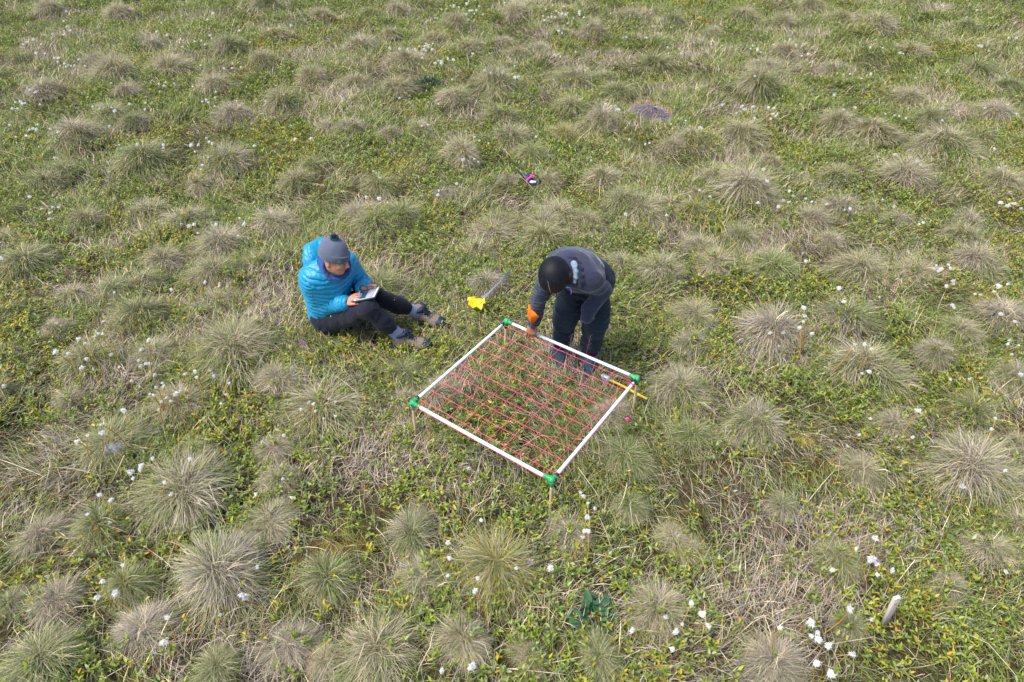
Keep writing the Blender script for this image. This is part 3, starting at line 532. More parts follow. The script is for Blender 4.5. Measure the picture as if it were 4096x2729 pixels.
for px, py, lab in [(3535, 1150, 'taller pinkish-brown seed spike standing right of the centre tussocks'), (3565, 1180, 'shorter pinkish-brown seed spike beside the taller one')]:
    c = at(px, py, .12); o = empty('seed_spike', lab, 'seed spike', (c[0], c[1], float(ground_h(c[0], c[1])))); b = MB().tube([(0, 0, 0), (.01, 0, .1), (.0, 0, .2)], [.0022, .0018, .0012], 6); b.build('stem', mat('spike_stem', (150, 110, 80)), o)
    n = 90; t = rng.uniform(.07, .2, n); d = rng.normal(0, 1, (n, 3)); q = np.stack([0*t, 0*t, t], -1)+d/np.linalg.norm(d, axis=1)[:, None]*(.022*(1.15-t/.2))[:, None]
    v, f3, C = leaves(q, d, np.full(n, .012), np.full(n, .008), np.tile(s2l((196, 164, 146)), (n, 1))*rng.uniform(.7, 1.2, (n, 1))); link('seeds', npmesh('seeds', v, f3, None, C), o, [M_LEAF])
for px, py, lab in [(2275, 1330, 'thin reddish grass panicle in front of the right trouser leg of the bending person'), (2345, 1335, 'thin reddish grass panicle in front of the left trouser leg of the bending person')]:
    g_ = at(px-8, py+70, .12); o = empty('grass_panicle', lab, 'grass panicle', (g_[0], g_[1]-.12, 0)); b = MB().tube([(0, 0, 0), (0, 0, .2), (.015, 0, .36)], .0012, 5)
    for q in range(14): z_ = .24+q*.009; a = q*2.4; b.tube([(.012, 0, z_), (.012+.018*math.cos(a), .018*math.sin(a), z_+.012)], .0008, 5)
    b.build('stalk', mat('panicle', (150, 108, 116)), o)
# prominent bent stalks
stalk_m = mat('dead_stalk', (226, 212, 176), .8, .2, .15, 60)
for pts, lab in [([(0, 1838, .05), (90, 1868, .12), (200, 1918, .03)], 'long pale dead stalk lying at the left edge below middle height'), ([(497, 1822, .15), (470, 1880, .08), (450, 1925, .03)], 'pale dead stalk leaning on the tussock at left'),
    ([(838, 1940, .15), (868, 2030, .09), (908, 2112, .03)], 'pale dead stalk leaning from the tussock in the lower left quarter'), ([(2312, 1870, .06), (2352, 1925, .07), (2400, 1992, .03)], 'straight pale dead stalk below the right corner of the frame'),
    ([(3660, 2240, .12), (3610, 2300, .07), (3570, 2358, .03)], 'tan dead stalk just above the wooden marker post'), ([(3110, 2515, .05), (3130, 2475, .08), (3230, 2455, .04)], 'bent pale dead stalk left of the wooden marker post'),
    ([(2508, 1932, .12), (2498, 2000, .07), (2470, 2040, .02)], 'pale dead stalk right of the near frame corner'), ([(1960, 2668, .04), (2120, 2682, .05), (2280, 2700, .03)], 'pale dead stalk lying along the bottom edge at centre'),
    ([(2020, 2680, .03), (2240, 2650, .07), (2450, 2600, .03)], 'thin grey dead stalk crossing the bottom edge at centre'), ([(3230, 2010, .03), (3290, 1930, .12), (3350, 1870, .05)], 'bent dead stalk in the willow patch right of the frame'),
    ([(2900, 1260, .05), (3000, 1280, .12), (3050, 1310, .06)], 'pale dead stalk among cottongrass right of the bending person'), ([(4094, 1975, .1), (4040, 2010, .08), (3980, 2050, .03)], 'pale dead stalk at the right edge in the lower quarter'),
    ([(1630, 1700, .1), (1680, 1640, .2), (1700, 1620, .1)], 'short stalk beside the left stake'), ([(2640, 880, .12), (2720, 905, .08), (2800, 960, .03)], 'pale kinked stalk above and right of the bending person')][:12]:
    P = np.array([at(a, b, z_+float(ground_h(*at(a, b, z_)[:2]))) for a, b, z_ in pts]); t = np.linspace(0, 1, 7)[:, None]; P = P[0]*(1-t)**2+2*P[1]*t*(1-t)+P[2]*t*t
    tag(MB().tube(P, np.linspace(.0022, .0012, 7), 6).build('dead_stalk', stalk_m), lab, 'dead stalk', 'prominent dead grass stalks')
lich = mat('lichen_stone', (118, 120, 132), .9, .2, .4, 60, 1, 90)
for px, py, R, lab in [(605, 1705, .035, 'grey-blue lichened stone poking out beside the tussock at left'), (470, 1810, .05, 'dark blue-grey lichened stone in the hollow at left')]:
    c = at(px, py, .06); z0 = float(ground_h(c[0], c[1])); tag(sdf_obj('stone', [ell((c[0], c[1], z0+.01), (R*1.3, R*.8, R*.75)), ell((c[0]+R*.6, c[1]+.01, z0+.01), (R*.7, R*.7, R*.6))], lich, vox=.006, disp=lambda P: -.012*(vn3(P, 45, 3)-.5)), lab, 'stone')
for px, py, lab, cl in [(1212, 1372, 'tiny purple flower left of the seated person below the jacket', (170, 120, 190)), (2120, 2250, 'cluster of tiny pale violet flowers below the frame', (214, 200, 236)), (1590, 1134, 'tiny violet flower between the seated person and the yellow flags', (180, 120, 200))]:
    c = at(px, py, .12); z0 = float(ground_h(c[0], c[1])); o = empty('wildflower', lab, 'flower', (c[0], c[1], z0)); MB().tube([(0, 0, 0), (0, 0, .06), (.003, 0, .115-z0)], .001, 5).build('stem', stalk_m, o)
    d = rng.normal(0, 1, (26, 3)); d[:, 2] = abs(d[:, 2]); v, f3, C = leaves(d*.006+[0, 0, .115-z0], d, np.full(26, .011), np.full(26, .008), np.tile(s2l(cl), (26, 1))); link('petals', npmesh('petals', v, f3, None, C), o, [M_LEAF])

# ------------------------------------------------------------------ quadrat frame with string grid
ZF = .30
FC = [at(2026, 1285, ZF), at(2550, 1513, ZF), at(2208, 1921, ZF), at(1650, 1612, ZF)]
quad = empty('quadrat_frame', 'square white pipe frame strung with a pink string grid, standing on four wooden stakes', 'sampling frame', (0, 0, 0))
pvc = mat('white_pvc', (226, 228, 232), .35, .45, .04, 20); dark = mat('drill_hole', (60, 55, 60), .8); tape_g = mat('green_tape', (52, 158, 92), .42, .45, .12, 60, .5, 90)
tape_b = mat('black_tape', (34, 38, 48), .4, .4); tape_s = mat('grey_duct_tape', (128, 138, 150), .4, .5, .2, 80, .5, 120); dowel = mat('stake_wood', (206, 180, 138), .7, .3, .12, 40, .3, 80, stretch=(1, 1, .08))
pink = mat('pink_string', (240, 76, 118), .6, .3, .1, 300); clear_t = mat('clear_tape', (214, 220, 228), .25, .5)
for i in range(4):
    a, b = FC[i], FC[(i+1) % 4]; d = nrm(b-a); b_ = MB(); t = np.linspace(.028, np.linalg.norm(b-a)-.028, 12)
    b_.tube([a+d*q+np.array([0, 0, -.0025*math.sin(math.pi*q)]) for q in t], .0105, 20)
    for q in range(10):
        c = a+d*np.linalg.norm(b-a)*(.05+.1*q)+[0, 0, .0075]; b_.tube([c+[0, 0, 0], c+[0, 0, .0012]], .0016, 8, 1)
    b_.build('pipe', [pvc, dark], quad)
def lerp(a, b, t): return np.asarray(a)*(1-t)+np.asarray(b)*t
for q in range(10):                         # ten strings each way, through holes 10 cm apart
    t = .05+.1*q
    for (p0, p1), dz in ((((FC[0], FC[1]), (FC[3], FC[2])), 0), (((FC[0], FC[3]), (FC[1], FC[2])), .0022)):
        a, b = lerp(*p0, t+rng.normal(0, .001)), lerp(*p1, t+rng.normal(0, .001)); s_ = np.linspace(0, 1, 9); sag = rng.uniform(.001, .006)
        P = np.array([lerp(a, b, u)-[0, 0, .003-dz+sag*math.sin(math.pi*u)] for u in s_]); MB().tube(P, .0015, 6).build('string', pink, quad)
cen = sum(FC)/4
for i in range(4):                          # string running along the outside of the pipes
    a, b = FC[i], FC[(i+1) % 4]; o_ = nrm((a+b)/2-cen)*.0108; P = [lerp(a, b, t)+o_-[0, 0, .005+.002*(k_ % 2)] for k_, t in enumerate(np.linspace(.05, .95, 19))]
    MB().tube(P, .0013, 6).build('string', pink, quad)
LEG = [(-.016, .37), (.012, .30), (.004, .30), (.0, .315)]
DZ = [-.02, 0, 0, 0]
for i in range(4):
    c = FC[i]; dn, dp = nrm(FC[(i+1) % 4]-c), nrm(FC[i-1]-c); dx, L_ = LEG[i]; foot = c+np.array([dx, .0, -L_-.03])
    MB().tube([lerp(c-[0, 0, .012], foot, t) for t in np.linspace(0, 1, 6)], [.0085]*5+[.005], 14).build('stake', dowel, quad)
    j = sdf_obj('corner_joint', [cap(c, c+dn*.045, .0155, .013, k=.012), cap(c, c+dp*.045, .0155, .013, k=.012), cap(c+[0, 0, .004], c-[0, 0, .032], .018, .0135, k=.012)], tape_g, quad, vox=.0022,
                disp=lambda P, i=i: -.0075*(vn3(P, 70, i)-.5)-.003*(vn3(P, 200, i+9)-.5))
    w = nrm(c-cen); s_ = [1, -1, 1, -1][i]; side = np.array([-w[1], w[0], 0])*s_
    sdf_obj('black_wrap', [ell(c+w*.012+side*.012+[0, 0, .008], (.013, .013, .010)), cap(c+dn*.036, c+dn*.048, .0146, .0140, k=.004) if i in (1, 3) else cap(c+dp*.036, c+dp*.048, .0146, .0140, k=.004)], tape_b, j, vox=.0022, disp=lambda P: -.004*(vn3(P, 90, 5)-.5))
    MB().tube([lerp(c, foot, t) for t in (.07, .10, .13, .16)], [.0125, .0118, .011, .0095], 14).build('tape_collar', tape_b if i in (0, 1) else tape_s, quad)
def knot(c, ax, n_=3):
    b = MB(); w = nrm(ax); u = np.cross(w, [0, 0, 1.]); u /= np.linalg.norm(u)
    for k_ in range(n_):
        cc_ = np.asarray(c)+w*(k_-1)*.004; b.tube([cc_+.0122*(u*math.cos(a)+np.array([0, 0, 1])*math.sin(a)) for a in np.linspace(0, 6.283, 17)], .0015, 6, cap=False)
    b.tube([np.asarray(c)+u*.012, np.asarray(c)+u*.03+[0, 0, .008], np.asarray(c)+u*.045-[0, 0, .01]], .0013, 6)
    b.build('string_knot', pink, quad)
knot(lerp(FC[1], FC[2], .08), FC[2]-FC[1]); knot(lerp(FC[1], FC[2], .95), FC[1]-FC[2]); knot(lerp(FC[2], FC[3], .05), FC[3]-FC[2]); knot(lerp(FC[2], FC[3], .94), FC[2]-FC[3], 2)
a = lerp(FC[3], FC[2], .125)-[0, 0, .008]
MB().tube([a+np.array([.0015*math.sin(3*t), .0, -t*.235]) for t in np.linspace(0, 1, 12)], [.0016]*10+[.003, .0035], 6).build('loose_string', pink, quad)

# ------------------------------------------------------------------ tape measure lying on the moss
tm = empty('tape_measure', 'silver tape measure with its yellow blade pulled out under the right corner of the frame', 'tape measure', (0, 0, 0))
yel = mat('tape_yellow', (240, 208, 30), .4, .4, .05, 40); ink = mat('tape_ink', (40, 36, 30), .5)
ta, tb = at(2436, 1519, .075), at(2588, 1594, .095); dT = nrm(tb-ta); sT = nrm(np.cross(dT, [0, 0, 1])); LT = np.linalg.norm(tb-ta)
ti = nrm(sT*.95+np.array([0, 0, .3])); b = MB(); prof = [(-.0095, .0), (-.004, -.0016), (.004, -.0016), (.0095, .0)]
P = [ta+dT*LT*t+sT*x_+np.array([0, 0, z_+.004*math.sin(t*5)]) for t in np.linspace(0, 1, 14) for x_, z_ in prof]; P += [np.array(p)-[0, 0, .0006] for p in P]
m_ = 14*4; F = [[i*4+j, i*4+j+1, i*4+j+5, i*4+j+4] for i in range(13) for j in range(3)]; F += [[f[0]+m_, f[3]+m_, f[2]+m_, f[1]+m_] for f in F[:39]]; b.add(P, F)
for k_ in range(int(LT/.01)):
    c = ta+dT*(.01*k_+.004)+[0, 0, .0018+.004*math.sin((.01*k_+.004)/LT*5)]; w_ = .008 if k_ % 5 == 0 else .004
    b.box(c+sT*(.0085-w_/2), (.0012, w_, .0005), np.stack([dT, sT, [0, 0, 1]], 1), 1)
b.build('blade', [yel, ink], tm); MB().box(tb+dT*.003-[0, 0, .002], (.004, .02, .008), np.stack([dT, sT, [0, 0, 1]], 1)).build('end_hook', mat('steel', (190, 190, 186), .3, .5, metal=.8), tm)
cb = ta-dT*.026; Rb = np.stack([dT, sT, [0, 0, 1]], 1)
hs = MB(); hs.box(cb+[0, 0, .0], (.056, .03, .042), Rb, bev=.22); hb = hs.build('case', mat('silver_case', (200, 204, 214), .3, .6, .06, 60, metal=.3), tm, smooth=False)
MB().box(cb+[0, 0, .006]-sT*.001, (.03, .034, .016), Rb, bev=.3).build('label_band', mat('case_dark', (38, 52, 92), .4), hb, smooth=False)
MB().box(cb-dT*.031+[0, 0, .01], (.01, .022, .018), Rb, bev=.3).build('belt_clip', mat('clip_metal', (226, 228, 232), .3, .5, metal=.4), hb, smooth=False)
MB().tube([cb-dT*.034, cb-dT*.05+sT*-.006, cb-dT*.062-[0, 0, .01]], .0035, 8, flat=.5).build('wrist_strap', mat('strap_black', (32, 30, 36), .8), tm)

# ------------------------------------------------------------------ bundle of yellow pin flags
pf = empty('pin_flag_bundle', 'bundle of yellow pin flags with grey wires lying between the two people', 'pin flags', (0, 0, 0))
wire = mat('grey_wire', (138, 140, 154), .45, .5, metal=.2); fy = mat('yellow_flag_plastic', (250, 200, 8), .35, .45, .05, 40); fy.node_tree.nodes['Principled BSDF'].inputs['Transmission Weight'].default_value = 0
wa, wb = at(2036, 1093, .12), at(1925, 1206, .10); dW = nrm(wb-wa); sW = nrm(np.cross(dW, [0, 0, 1]))
for i in range(14):
    o1, o2 = rng.uniform(-1, 1)*.014, rng.uniform(-1, 1)*.014; z1, z2 = rng.uniform(0, .016), rng.uniform(0, .016)
    MB().tube([wa+sW*o1*.9+[0, 0, z1], lerp(wa, wb, .5)+sW*(o1+o2)*.22+[0, 0, .008], wb+dW*.03+sW*o2*1.0+[0, 0, z2]], .0022, 6).build('wire_stem', wire, pf)
for i, (px, py, w_, h_, rot) in enumerate([(1922, 1213, .058, .06, .5), (1911, 1212, .06, .05, 1.0), (1902, 1208, .055, .055, .2), (1888, 1199, .055, .04, .1), (1892, 1214, .06, .05, -.3), (1905, 1222, .06, .045, -.6), (1917, 1225, .05, .05, -.2), (1928, 1206, .045, .06, .2), (1880, 1200, .03, .035, .7)]):
    c = at(px, py, .10+.006*(i % 4)); g = 6; U, V_ = np.meshgrid(np.linspace(-.5, .5, g), np.linspace(-.5, .5, g), indexing='ij')
    X = U*w_; Y = V_*h_; Z = .012*np.sin(U*5+i)*np.cos(V_*4+i*2)+.008*np.sin(V_*9+i); ca, sa = math.cos(rot), math.sin(rot)
    tl = .35+.25*math.sin(i*2.1); P = np.stack([c[0]+X*ca-Y*sa, c[1]+(X*sa+Y*ca)*math.cos(tl), c[2]+Z+(X*sa+Y*ca)*math.sin(tl)], -1).reshape(-1, 3); P = np.concatenate([P, P-[0, 0, .0008]])
    Fq = [[a_*g+b_, (a_+1)*g+b_, (a_+1)*g+b_+1, a_*g+b_+1] for a_ in range(g-1) for b_ in range(g-1)]; Fq += [[q[0]+g*g, q[3]+g*g, q[2]+g*g, q[1]+g*g] for q in Fq]
    MB().add(P, Fq).build('flag', fy, pf, smooth=False)

# ------------------------------------------------------------------ dropped black strap with pink ribbon, marker post, pink tag
gd = empty('strapped_gadget', 'black gadget with looped strap, pink ribbon and white tag lying above the seated person', 'gadget', (0, 0, 0))
G = lambda x_, y_, z_=.07: at(1900+x_*.17, 630+y_*.17, z_); rub = mat('black_rubber', (26, 32, 46), .5, .4); rib = mat('pink_ribbon', (246, 64, 160), .5, .3, .08, 60)
MB().tube([G(985, 285, .05), G(1060, 360, .07), G(1120, 425, .09), G(1200, 470, .08)], [.006, .012, .014, .012], 10, flat=.35).build('strap', rub, gd)
MB().tube([G(1330, 420, .09), G(1400, 405, .11), G(1480, 460, .12), G(1530, 550, .1), G(1520, 640, .06)], .009, 10, flat=.6).build('strap', rub, gd)
sdf_obj('body', [ell(G(1220, 450, .08), (.045, .035, .02)), ell(G(1330, 540, .07), (.05, .035, .02)), ell(G(1410, 605, .06), (.04, .03, .018))], mat('navy_case', (44, 60, 92), .45, .4, .1, 60), gd, vox=.004)
sdf_obj('white_tag', [ell(G(1375, 578, .09), (.03, .015, .01)), ell(G(1330, 580, .088), (.014, .012, .008))], mat('white_tag', (226, 228, 236), .6), gd, vox=.003, disp=lambda P: -.006*(vn3(P, 80, 4)-.5))
for q in ([(1215, 540), (1235, 500), (1290, 475), (1320, 440), (1325, 405)], [(1320, 440), (1350, 425), (1385, 450), (1370, 420)], [(1240, 500), (1225, 530), (1235, 555)], [(1300, 470), (1330, 480), (1320, 430)]):
    MB().tube([G(a_, b_, .105+.01*(i % 2)) for i, (a_, b_) in enumerate(q)], .010, 8, flat=.25).build('ribbon', rib, gd)
pw = mat('weathered_wood', (188, 176, 166), .85, .2, .22, 25, .6, 60, stretch=(1, 1, .12)); pwt = mat('fresh_wood', (214, 212, 210), .8, .2, .1, 60)
pt0 = at(3541, 2486, .02); pt1 = aty(3587, 2391, pt0[1]+.005); L_ = np.linalg.norm(pt1-pt0); Rz = basis(pt1-pt0, (.97, .24, 0))
post = empty('marker_post', 'short weathered wooden marker post leaning in the willow near the bottom right', 'marker post', (0, 0, 0))
MB().box(lerp(pt0-(pt1-pt0)*.35, pt1, .5)-(pt1-pt0)*.02, (.032, .016, L_*1.31), Rz, bev=.04).build('board', pw, post, smooth=False)
MB().box(pt1+Rz[:, 2]*.0, (.0325, .0165, .006), Rz, bev=.1).build('cut_end', pwt, post, smooth=False)
mc = lerp(pt0, pt1, .80)+(-Rz[:, 1] if Rz[1, 1] > 0 else Rz[:, 1])*.0086
MB().tube([mc+Rz[:, 0]*.006*math.cos(a)+Rz[:, 2]*.0065*math.sin(a) for a in np.linspace(math.radians(130), math.radians(410), 14)], .0009, 6).build('pencil_mark', mat('pencil', (90, 84, 84), .8), post)
c = at(2508, 1677, .07); z0 = float(ground_h(c[0], c[1])); fl = empty('pink_marker', 'small bright pink plastic marker in the moss right of the frame', 'marker', (0, 0, 0))
sdf_obj('marker_head', [ell(c, (.013, .008, .013)), ell(c+[.008, 0, -.008], (.008, .006, .01))], rib, fl, vox=.0025); MB().tube([c, c+[.002, 0, -.05]], .0012, 6).build('wire', wire, fl)
c = at(1041, 2120, .07); tag(MB().tube([c+[-.05, .0, -.0], c+[-.01, -.004, .008], c+[.02, 0, .0], c+[.045, .006, -.005]], [.002, .007, .006, .001], 8, flat=.25).build('feather', mat('dark_feather', (84, 70, 62), .7, .2, .3, 50)), 'dark brown feather on the grass at lower left', 'feather')
# ------------------------------------------------------------------ people
def V3(*a): return np.array(a, float)
def hand(prims, w, d, nrm_, thumb, L=.17, curl=.5, topen=(.55, .8, -.25), spread=.16, curls=None, tcurl=.5, k=.006):
    """palm + five separate fingers. w wrist, d finger direction, nrm_ back-of-hand normal, thumb = +-1 side along cross(d, n)"""
    d = nrm(d); n = np.asarray(nrm_, float); n = nrm(n-d*n.dot(d)); s = np.cross(d, n)*thumb; s_ = L/.18
    pc = w+d*.045*s_; prims.append(ell(pc, (.040*s_, .046*s_, .015*s_), np.stack([s, d, n], 1), k=.012))
    prims.append(cap(w-d*.03*s_, w+d*.02*s_, .021*s_, .023*s_, k=.015, flat=(n, .78)))
    for i, (off, ln, r) in enumerate([(.029, .072, .0088), (.010, .080, .0090), (-.010, .075, .0086), (-.028, .058, .0078)]):
        a = w+d*(.078-abs(off)*.25)*s_+s*off*s_; dd = nrm(d+s*spread*off/.03); c = curl if curls is None else curls[i]; r *= s_
        prims.append(cap(w+d*.03*s_+s*off*.7*s_, a, r*1.05, r, k=.008)); ang = 0
        for j, f in enumerate((.42, .32, .26)):
            ang += c*(.75 if j == 0 else 1.); e = dd*math.cos(ang)-n*math.sin(ang); b = a+e*ln*f*s_; prims.append(cap(a, b, r*(1-.07*j), r*(.93-.07*j), k=.003)); a = b
    a = w+d*.022*s_+s*.028*s_-n*.004; e = nrm(d*topen[0]+s*topen[1]+n*topen[2])
    for j, ln in enumerate((.038, .032, .026)):
        b = a+e*ln*s_; prims.append(cap(a, b, (.0115-.0012*j)*s_, (.0105-.0012*j)*s_, k=.006 if j == 0 else .003)); a = b; e = nrm(e+d*.35*tcurl-n*.5*tcurl-s*.25*tcurl)
def head(prims, c, U, Fd, s=1.):
    """skull with jaw, brow, nose, lips and ears; U crown direction, Fd face direction"""
    U = nrm(U); Fd = np.asarray(Fd, float); Fd = nrm(Fd-U*Fd.dot(U)); X = np.cross(Fd, U); R = np.stack([X, Fd, U], 1); P = lambda x, f, u: c+s*(X*x+Fd*f+U*u)
    prims += [ell(P(0, -.01, .02), (.074*s, .092*s, .082*s), R), ell(P(0, .025, -.045), (.056*s, .062*s, .062*s), R, k=.03), ell(P(0, .052, -.092), (.028*s, .024*s, .02*s), R, k=.03),
        cap(P(-.03, .082, .014), P(.03, .082, .014), .010*s, k=.012), cap(P(0, .088, .008), P(0, .112, -.028), .008*s, .012*s, k=.008), ell(P(0, .108, -.030), (.015*s, .010*s, .008*s), R, k=.006),
        cap(P(-.016, .086, -.058), P(.016, .086, -.058), .0055*s, k=.006), cap(P(-.013, .084, -.067), P(.013, .084, -.067), .006*s, k=.006),
        ell(P(.036, .07, -.03), (.022*s, .018*s, .022*s), R, k=.02), ell(P(-.036, .07, -.03), (.022*s, .018*s, .022*s), R, k=.02)]
    for q in (-1, 1):
        prims.append(sub(ell(P(.03*q, .092, -.004), (.014*s, .008*s, .009*s), R, k=.010))); prims.append(ell(P(.03*q, .078, -.004), (.011*s, .0105*s, .010*s), R, k=.003))
        prims.append(ell(P(.076*q, -.005, -.02), (.008*s, .017*s, .030*s), R, k=.006))
    return P, R, X
def surfpt(px, py, prims, off=0.):
    r_ = ray(px, py); r_ = r_/np.linalg.norm(r_); o_ = V3(0, 0, H); t_ = np.linspace(2.8, 5.2, 700); X = o_+t_[:, None]*r_; d_ = np.min([sdf_eval(p, X) for p in prims if not p.get('sub')], 0)
    i_ = np.argmax(d_ < .004) if (d_ < .004).any() else np.argmin(d_); return X[i_]-r_*off
def wrinkle(am, f, seed, st=(1, 1, 1), am2=.0): 
    st = np.asarray(st, float)
    return lambda P: -am*(1-2*np.abs(vn3(P*st, f, seed)-.5)*2)-am2*(vn3(P, f*3.1, seed+3)-.5)
def eyes(P, m, par, s=1.):
    for q in (-1, 1): sdf_obj('eye', [ell(P(.03*q, .0865*1, -.004), (.006, .004, .0045))], m, par, vox=.002)

skin_a = mat('fair_skin', (200, 140, 116), .5, .35, .06, 60, .15, 160); skin_b = mat('tan_skin', (164, 112, 86), .5, .35, .06, 60, .15, 160)
eye_m = mat('eye_dark', (52, 38, 32), .2, .5); lip_m = mat('lips', (176, 98, 92), .45, .4)
# ================= seated person =================
jk = mat('blue_down_jacket', (0, 138, 180), .42, .45, .05, 30, .35, 140, sheen=.1); lin = mat('jacket_lining', (0, 92, 140), .6, .3)
leg_a = mat('charcoal_trousers', (33, 34, 46), .85, .2, .10, 120, .3, 260, sheen=.08); leg_k = mat('black_leggings', (20, 24, 30), .9, .15, .2, 90, .3, 260, sheen=.1)
buffm = mat('blue_neck_gaiter', (36, 74, 136), .85, .2, .12, 50, .3, 160, sheen=.3); hatm = mat('grey_knit', (92, 100, 118), .95, .15, .16, 300, .6, 420, sheen=.3)
sock = mat('grey_wool_sock', (132, 142, 166), .95, .1, .28, 260, .6, 320, sheen=.3); sued = mat('brown_suede', (128, 112, 100), .9, .15, .12, 60, .3, 200, sheen=.2)
nav = mat('navy_rubber', (26, 40, 62), .6, .35, .1, 50, .2, 150); sole = mat('boot_sole', (44, 44, 50), .85, .2); lace = mat('dark_lace', (38, 52, 64), .8, .2); eyelet = mat('metal_eyelet', (176, 180, 186), .3, .6, metal=.8)
P1 = empty('person', 'person sitting in a bright blue down jacket and grey bobble hat, tapping a tablet', 'person', (0, 0, 0))
cr1 = lambda x, y, z: at(1120+x*.3698, 880+y*.3698, z)
Rh, Lh = V3(-1.345, 3.955, .13), V3(-1.315, 4.12, .13); Rk, Lk = cr1(955, 955, .385), cr1(1035, 830, .36); Ra, La = cr1(1320, 1280, .085), cr1(1515, 1010, .09)
neck = V3(-1.265, 3.955, .60); Rs, Ls = V3(-1.375, 3.885, .535), V3(-1.195, 4.085, .535); Re, Le = V3(-1.385, 3.94, .265), V3(-1.10, 4.13, .30)
Rw, Lw = cr1(712, 900, .385), cr1(898, 738, .43)
pel = (Rh+Lh)/2+V3(-.03, 0, .03); chest = lerp(pel, neck, .66)+V3(-.035, 0, -.0); fwd = nrm(V3(.80, -.50, 0)); lat = nrm(Ls-Rs)
hc = cr1(592, 412, .725); HU = nrm(V3(.18, .12, .97)); HF = nrm(V3(.80, -.42, -.55))
tc = np.array([cr1(835, 770, .425), cr1(1085, 715, .475), cr1(1030, 840, .495), cr1(800, 885, .445)])
tex = nrm(tc[1]+tc[2]-tc[0]-tc[3]); tey = tc[0]+tc[1]-tc[2]-tc[3]; tey = nrm(tey-tex*tey.dot(tex)); tn = np.cross(tex, tey); tn = tn if tn[2] > 0 else -tn; tcc = tc.mean(0)
tw = np.linalg.norm(tc[1]-tc[0]+tc[2]-tc[3])/2; th_ = np.linalg.norm(tc[0]-tc[3]+tc[1]-tc[2])/2*.95
# body: one continuous surface
b = []; Ph, Rhd, Xh = head(b, hc, HU, HF, .93)
b += [cap(hc-HU*.05, neck, .052, .058, k=.03), cap(neck, chest, .09, .12, k=.05), cap(chest, pel, .12, .12, k=.05), cap(neck, Rs, .05, .05), cap(neck, Ls, .05, .05), cap(Rs, Re, .045, .036), cap(Re, Rw, .034, .024), cap(Ls, Le, .045, .036), cap(Le, Lw, .034, .024),
      cap(Rh, Rk, .07, .05), cap(Rk, Ra, .048, .034), cap(Lh, Lk, .07, .05), cap(Lk, La, .048, .034)]
hand(b, Rw, (tcc-tex*tw*.42-tey*.012)-Rw+V3(0, 0, .02), tn*.7+V3(-.1, -.2, .6), 1, .17, curls=[.18, .30, .34, .45], spread=.26, tcurl=.3, topen=(.95, .45, -.3))
Lt = tc[1]*.42+tc[0]*.58
lhd = nrm(tex*.8-tn*.35-tey*.25); lhn = nrm(tey*.75-tn*.55); ths = 1 if np.cross(lhd, lhn).dot(tn) > 0 else -1
hand(b, Lw, lhd, lhn, ths, .16, curl=.45, tcurl=.1, topen=(1., .32, -.25))
body1 = sdf_obj('body', b, skin_a, P1, vox=.0034); eyes(Ph, eye_m, P1)
sdf_obj('lips', [cap(Ph(-.017, .0885, -.060), Ph(.017, .0885, -.060), .0045, k=.004), cap(Ph(-.012, .087, -.068), Ph(.012, .087, -.068), .005, k=.004)], lip_m, P1, vox=.0022)
# trousers
tr = [cap(Rh+V3(-.04, .01, .005), Lh+V3(-.04, 0, 0), .092, .095, k=.05), cap(Rh+V3(-.02, .01, .01), Lh+V3(-.02, 0, 0), .098, .10, k=.05), cap(Rh+V3(0, 0, .01), Rk, .088, .062, k=.05), cap(Rk, lerp(Rk, Ra, .5), .062, .057, k=.03), cap(lerp(Rk, Ra, .4), lerp(Rk, Ra, .61), .058, .052, k=.03)]
tr.append(cap(Rh, lerp(Rh, Rk, .7)-V3(0, 0, .015), .088, .068, k=.05))
sdf_obj('trousers', tr, leg_a, P1, vox=.0045, disp=wrinkle(.0035, 26, 4, am2=.001))
sdf_obj('legging', [cap(Lh, Lk, .096, .064, k=.04), cap(Lk, lerp(Lk, La, .5), .066, .061, k=.03), cap(lerp(Lk, La, .5), lerp(Lk, La, .65), .059, .053, k=.03)], leg_k, P1, vox=.0045, disp=wrinkle(.002, 20, 7, am2=.0015))
gb = MB()                                   # bits of straw stuck to the black legging
for (x_, y_) in [(1110, 830), (1125, 850), (1235, 845), (1250, 862), (1130, 762), (1105, 822), (1225, 875)]:
    c = cr1(x_, y_, .0); kpt = lerp(Lk, La, np.interp(x_, [1050, 1400], [0, .7])); r_ = ray(1120+x_*.3698, 880+y_*.3698); r_ /= np.linalg.norm(r_); o_ = V3(0, 0, H); tt = (kpt-o_).dot(r_)-.064; q = o_+r_*tt
    gb.tube([q, q+V3(.008, 0, .006), q+V3(.011, .0, .012)*rng.choice([-1, 1])], .0009, 5)
gb.build('straw_bits', stalk_m, P1)
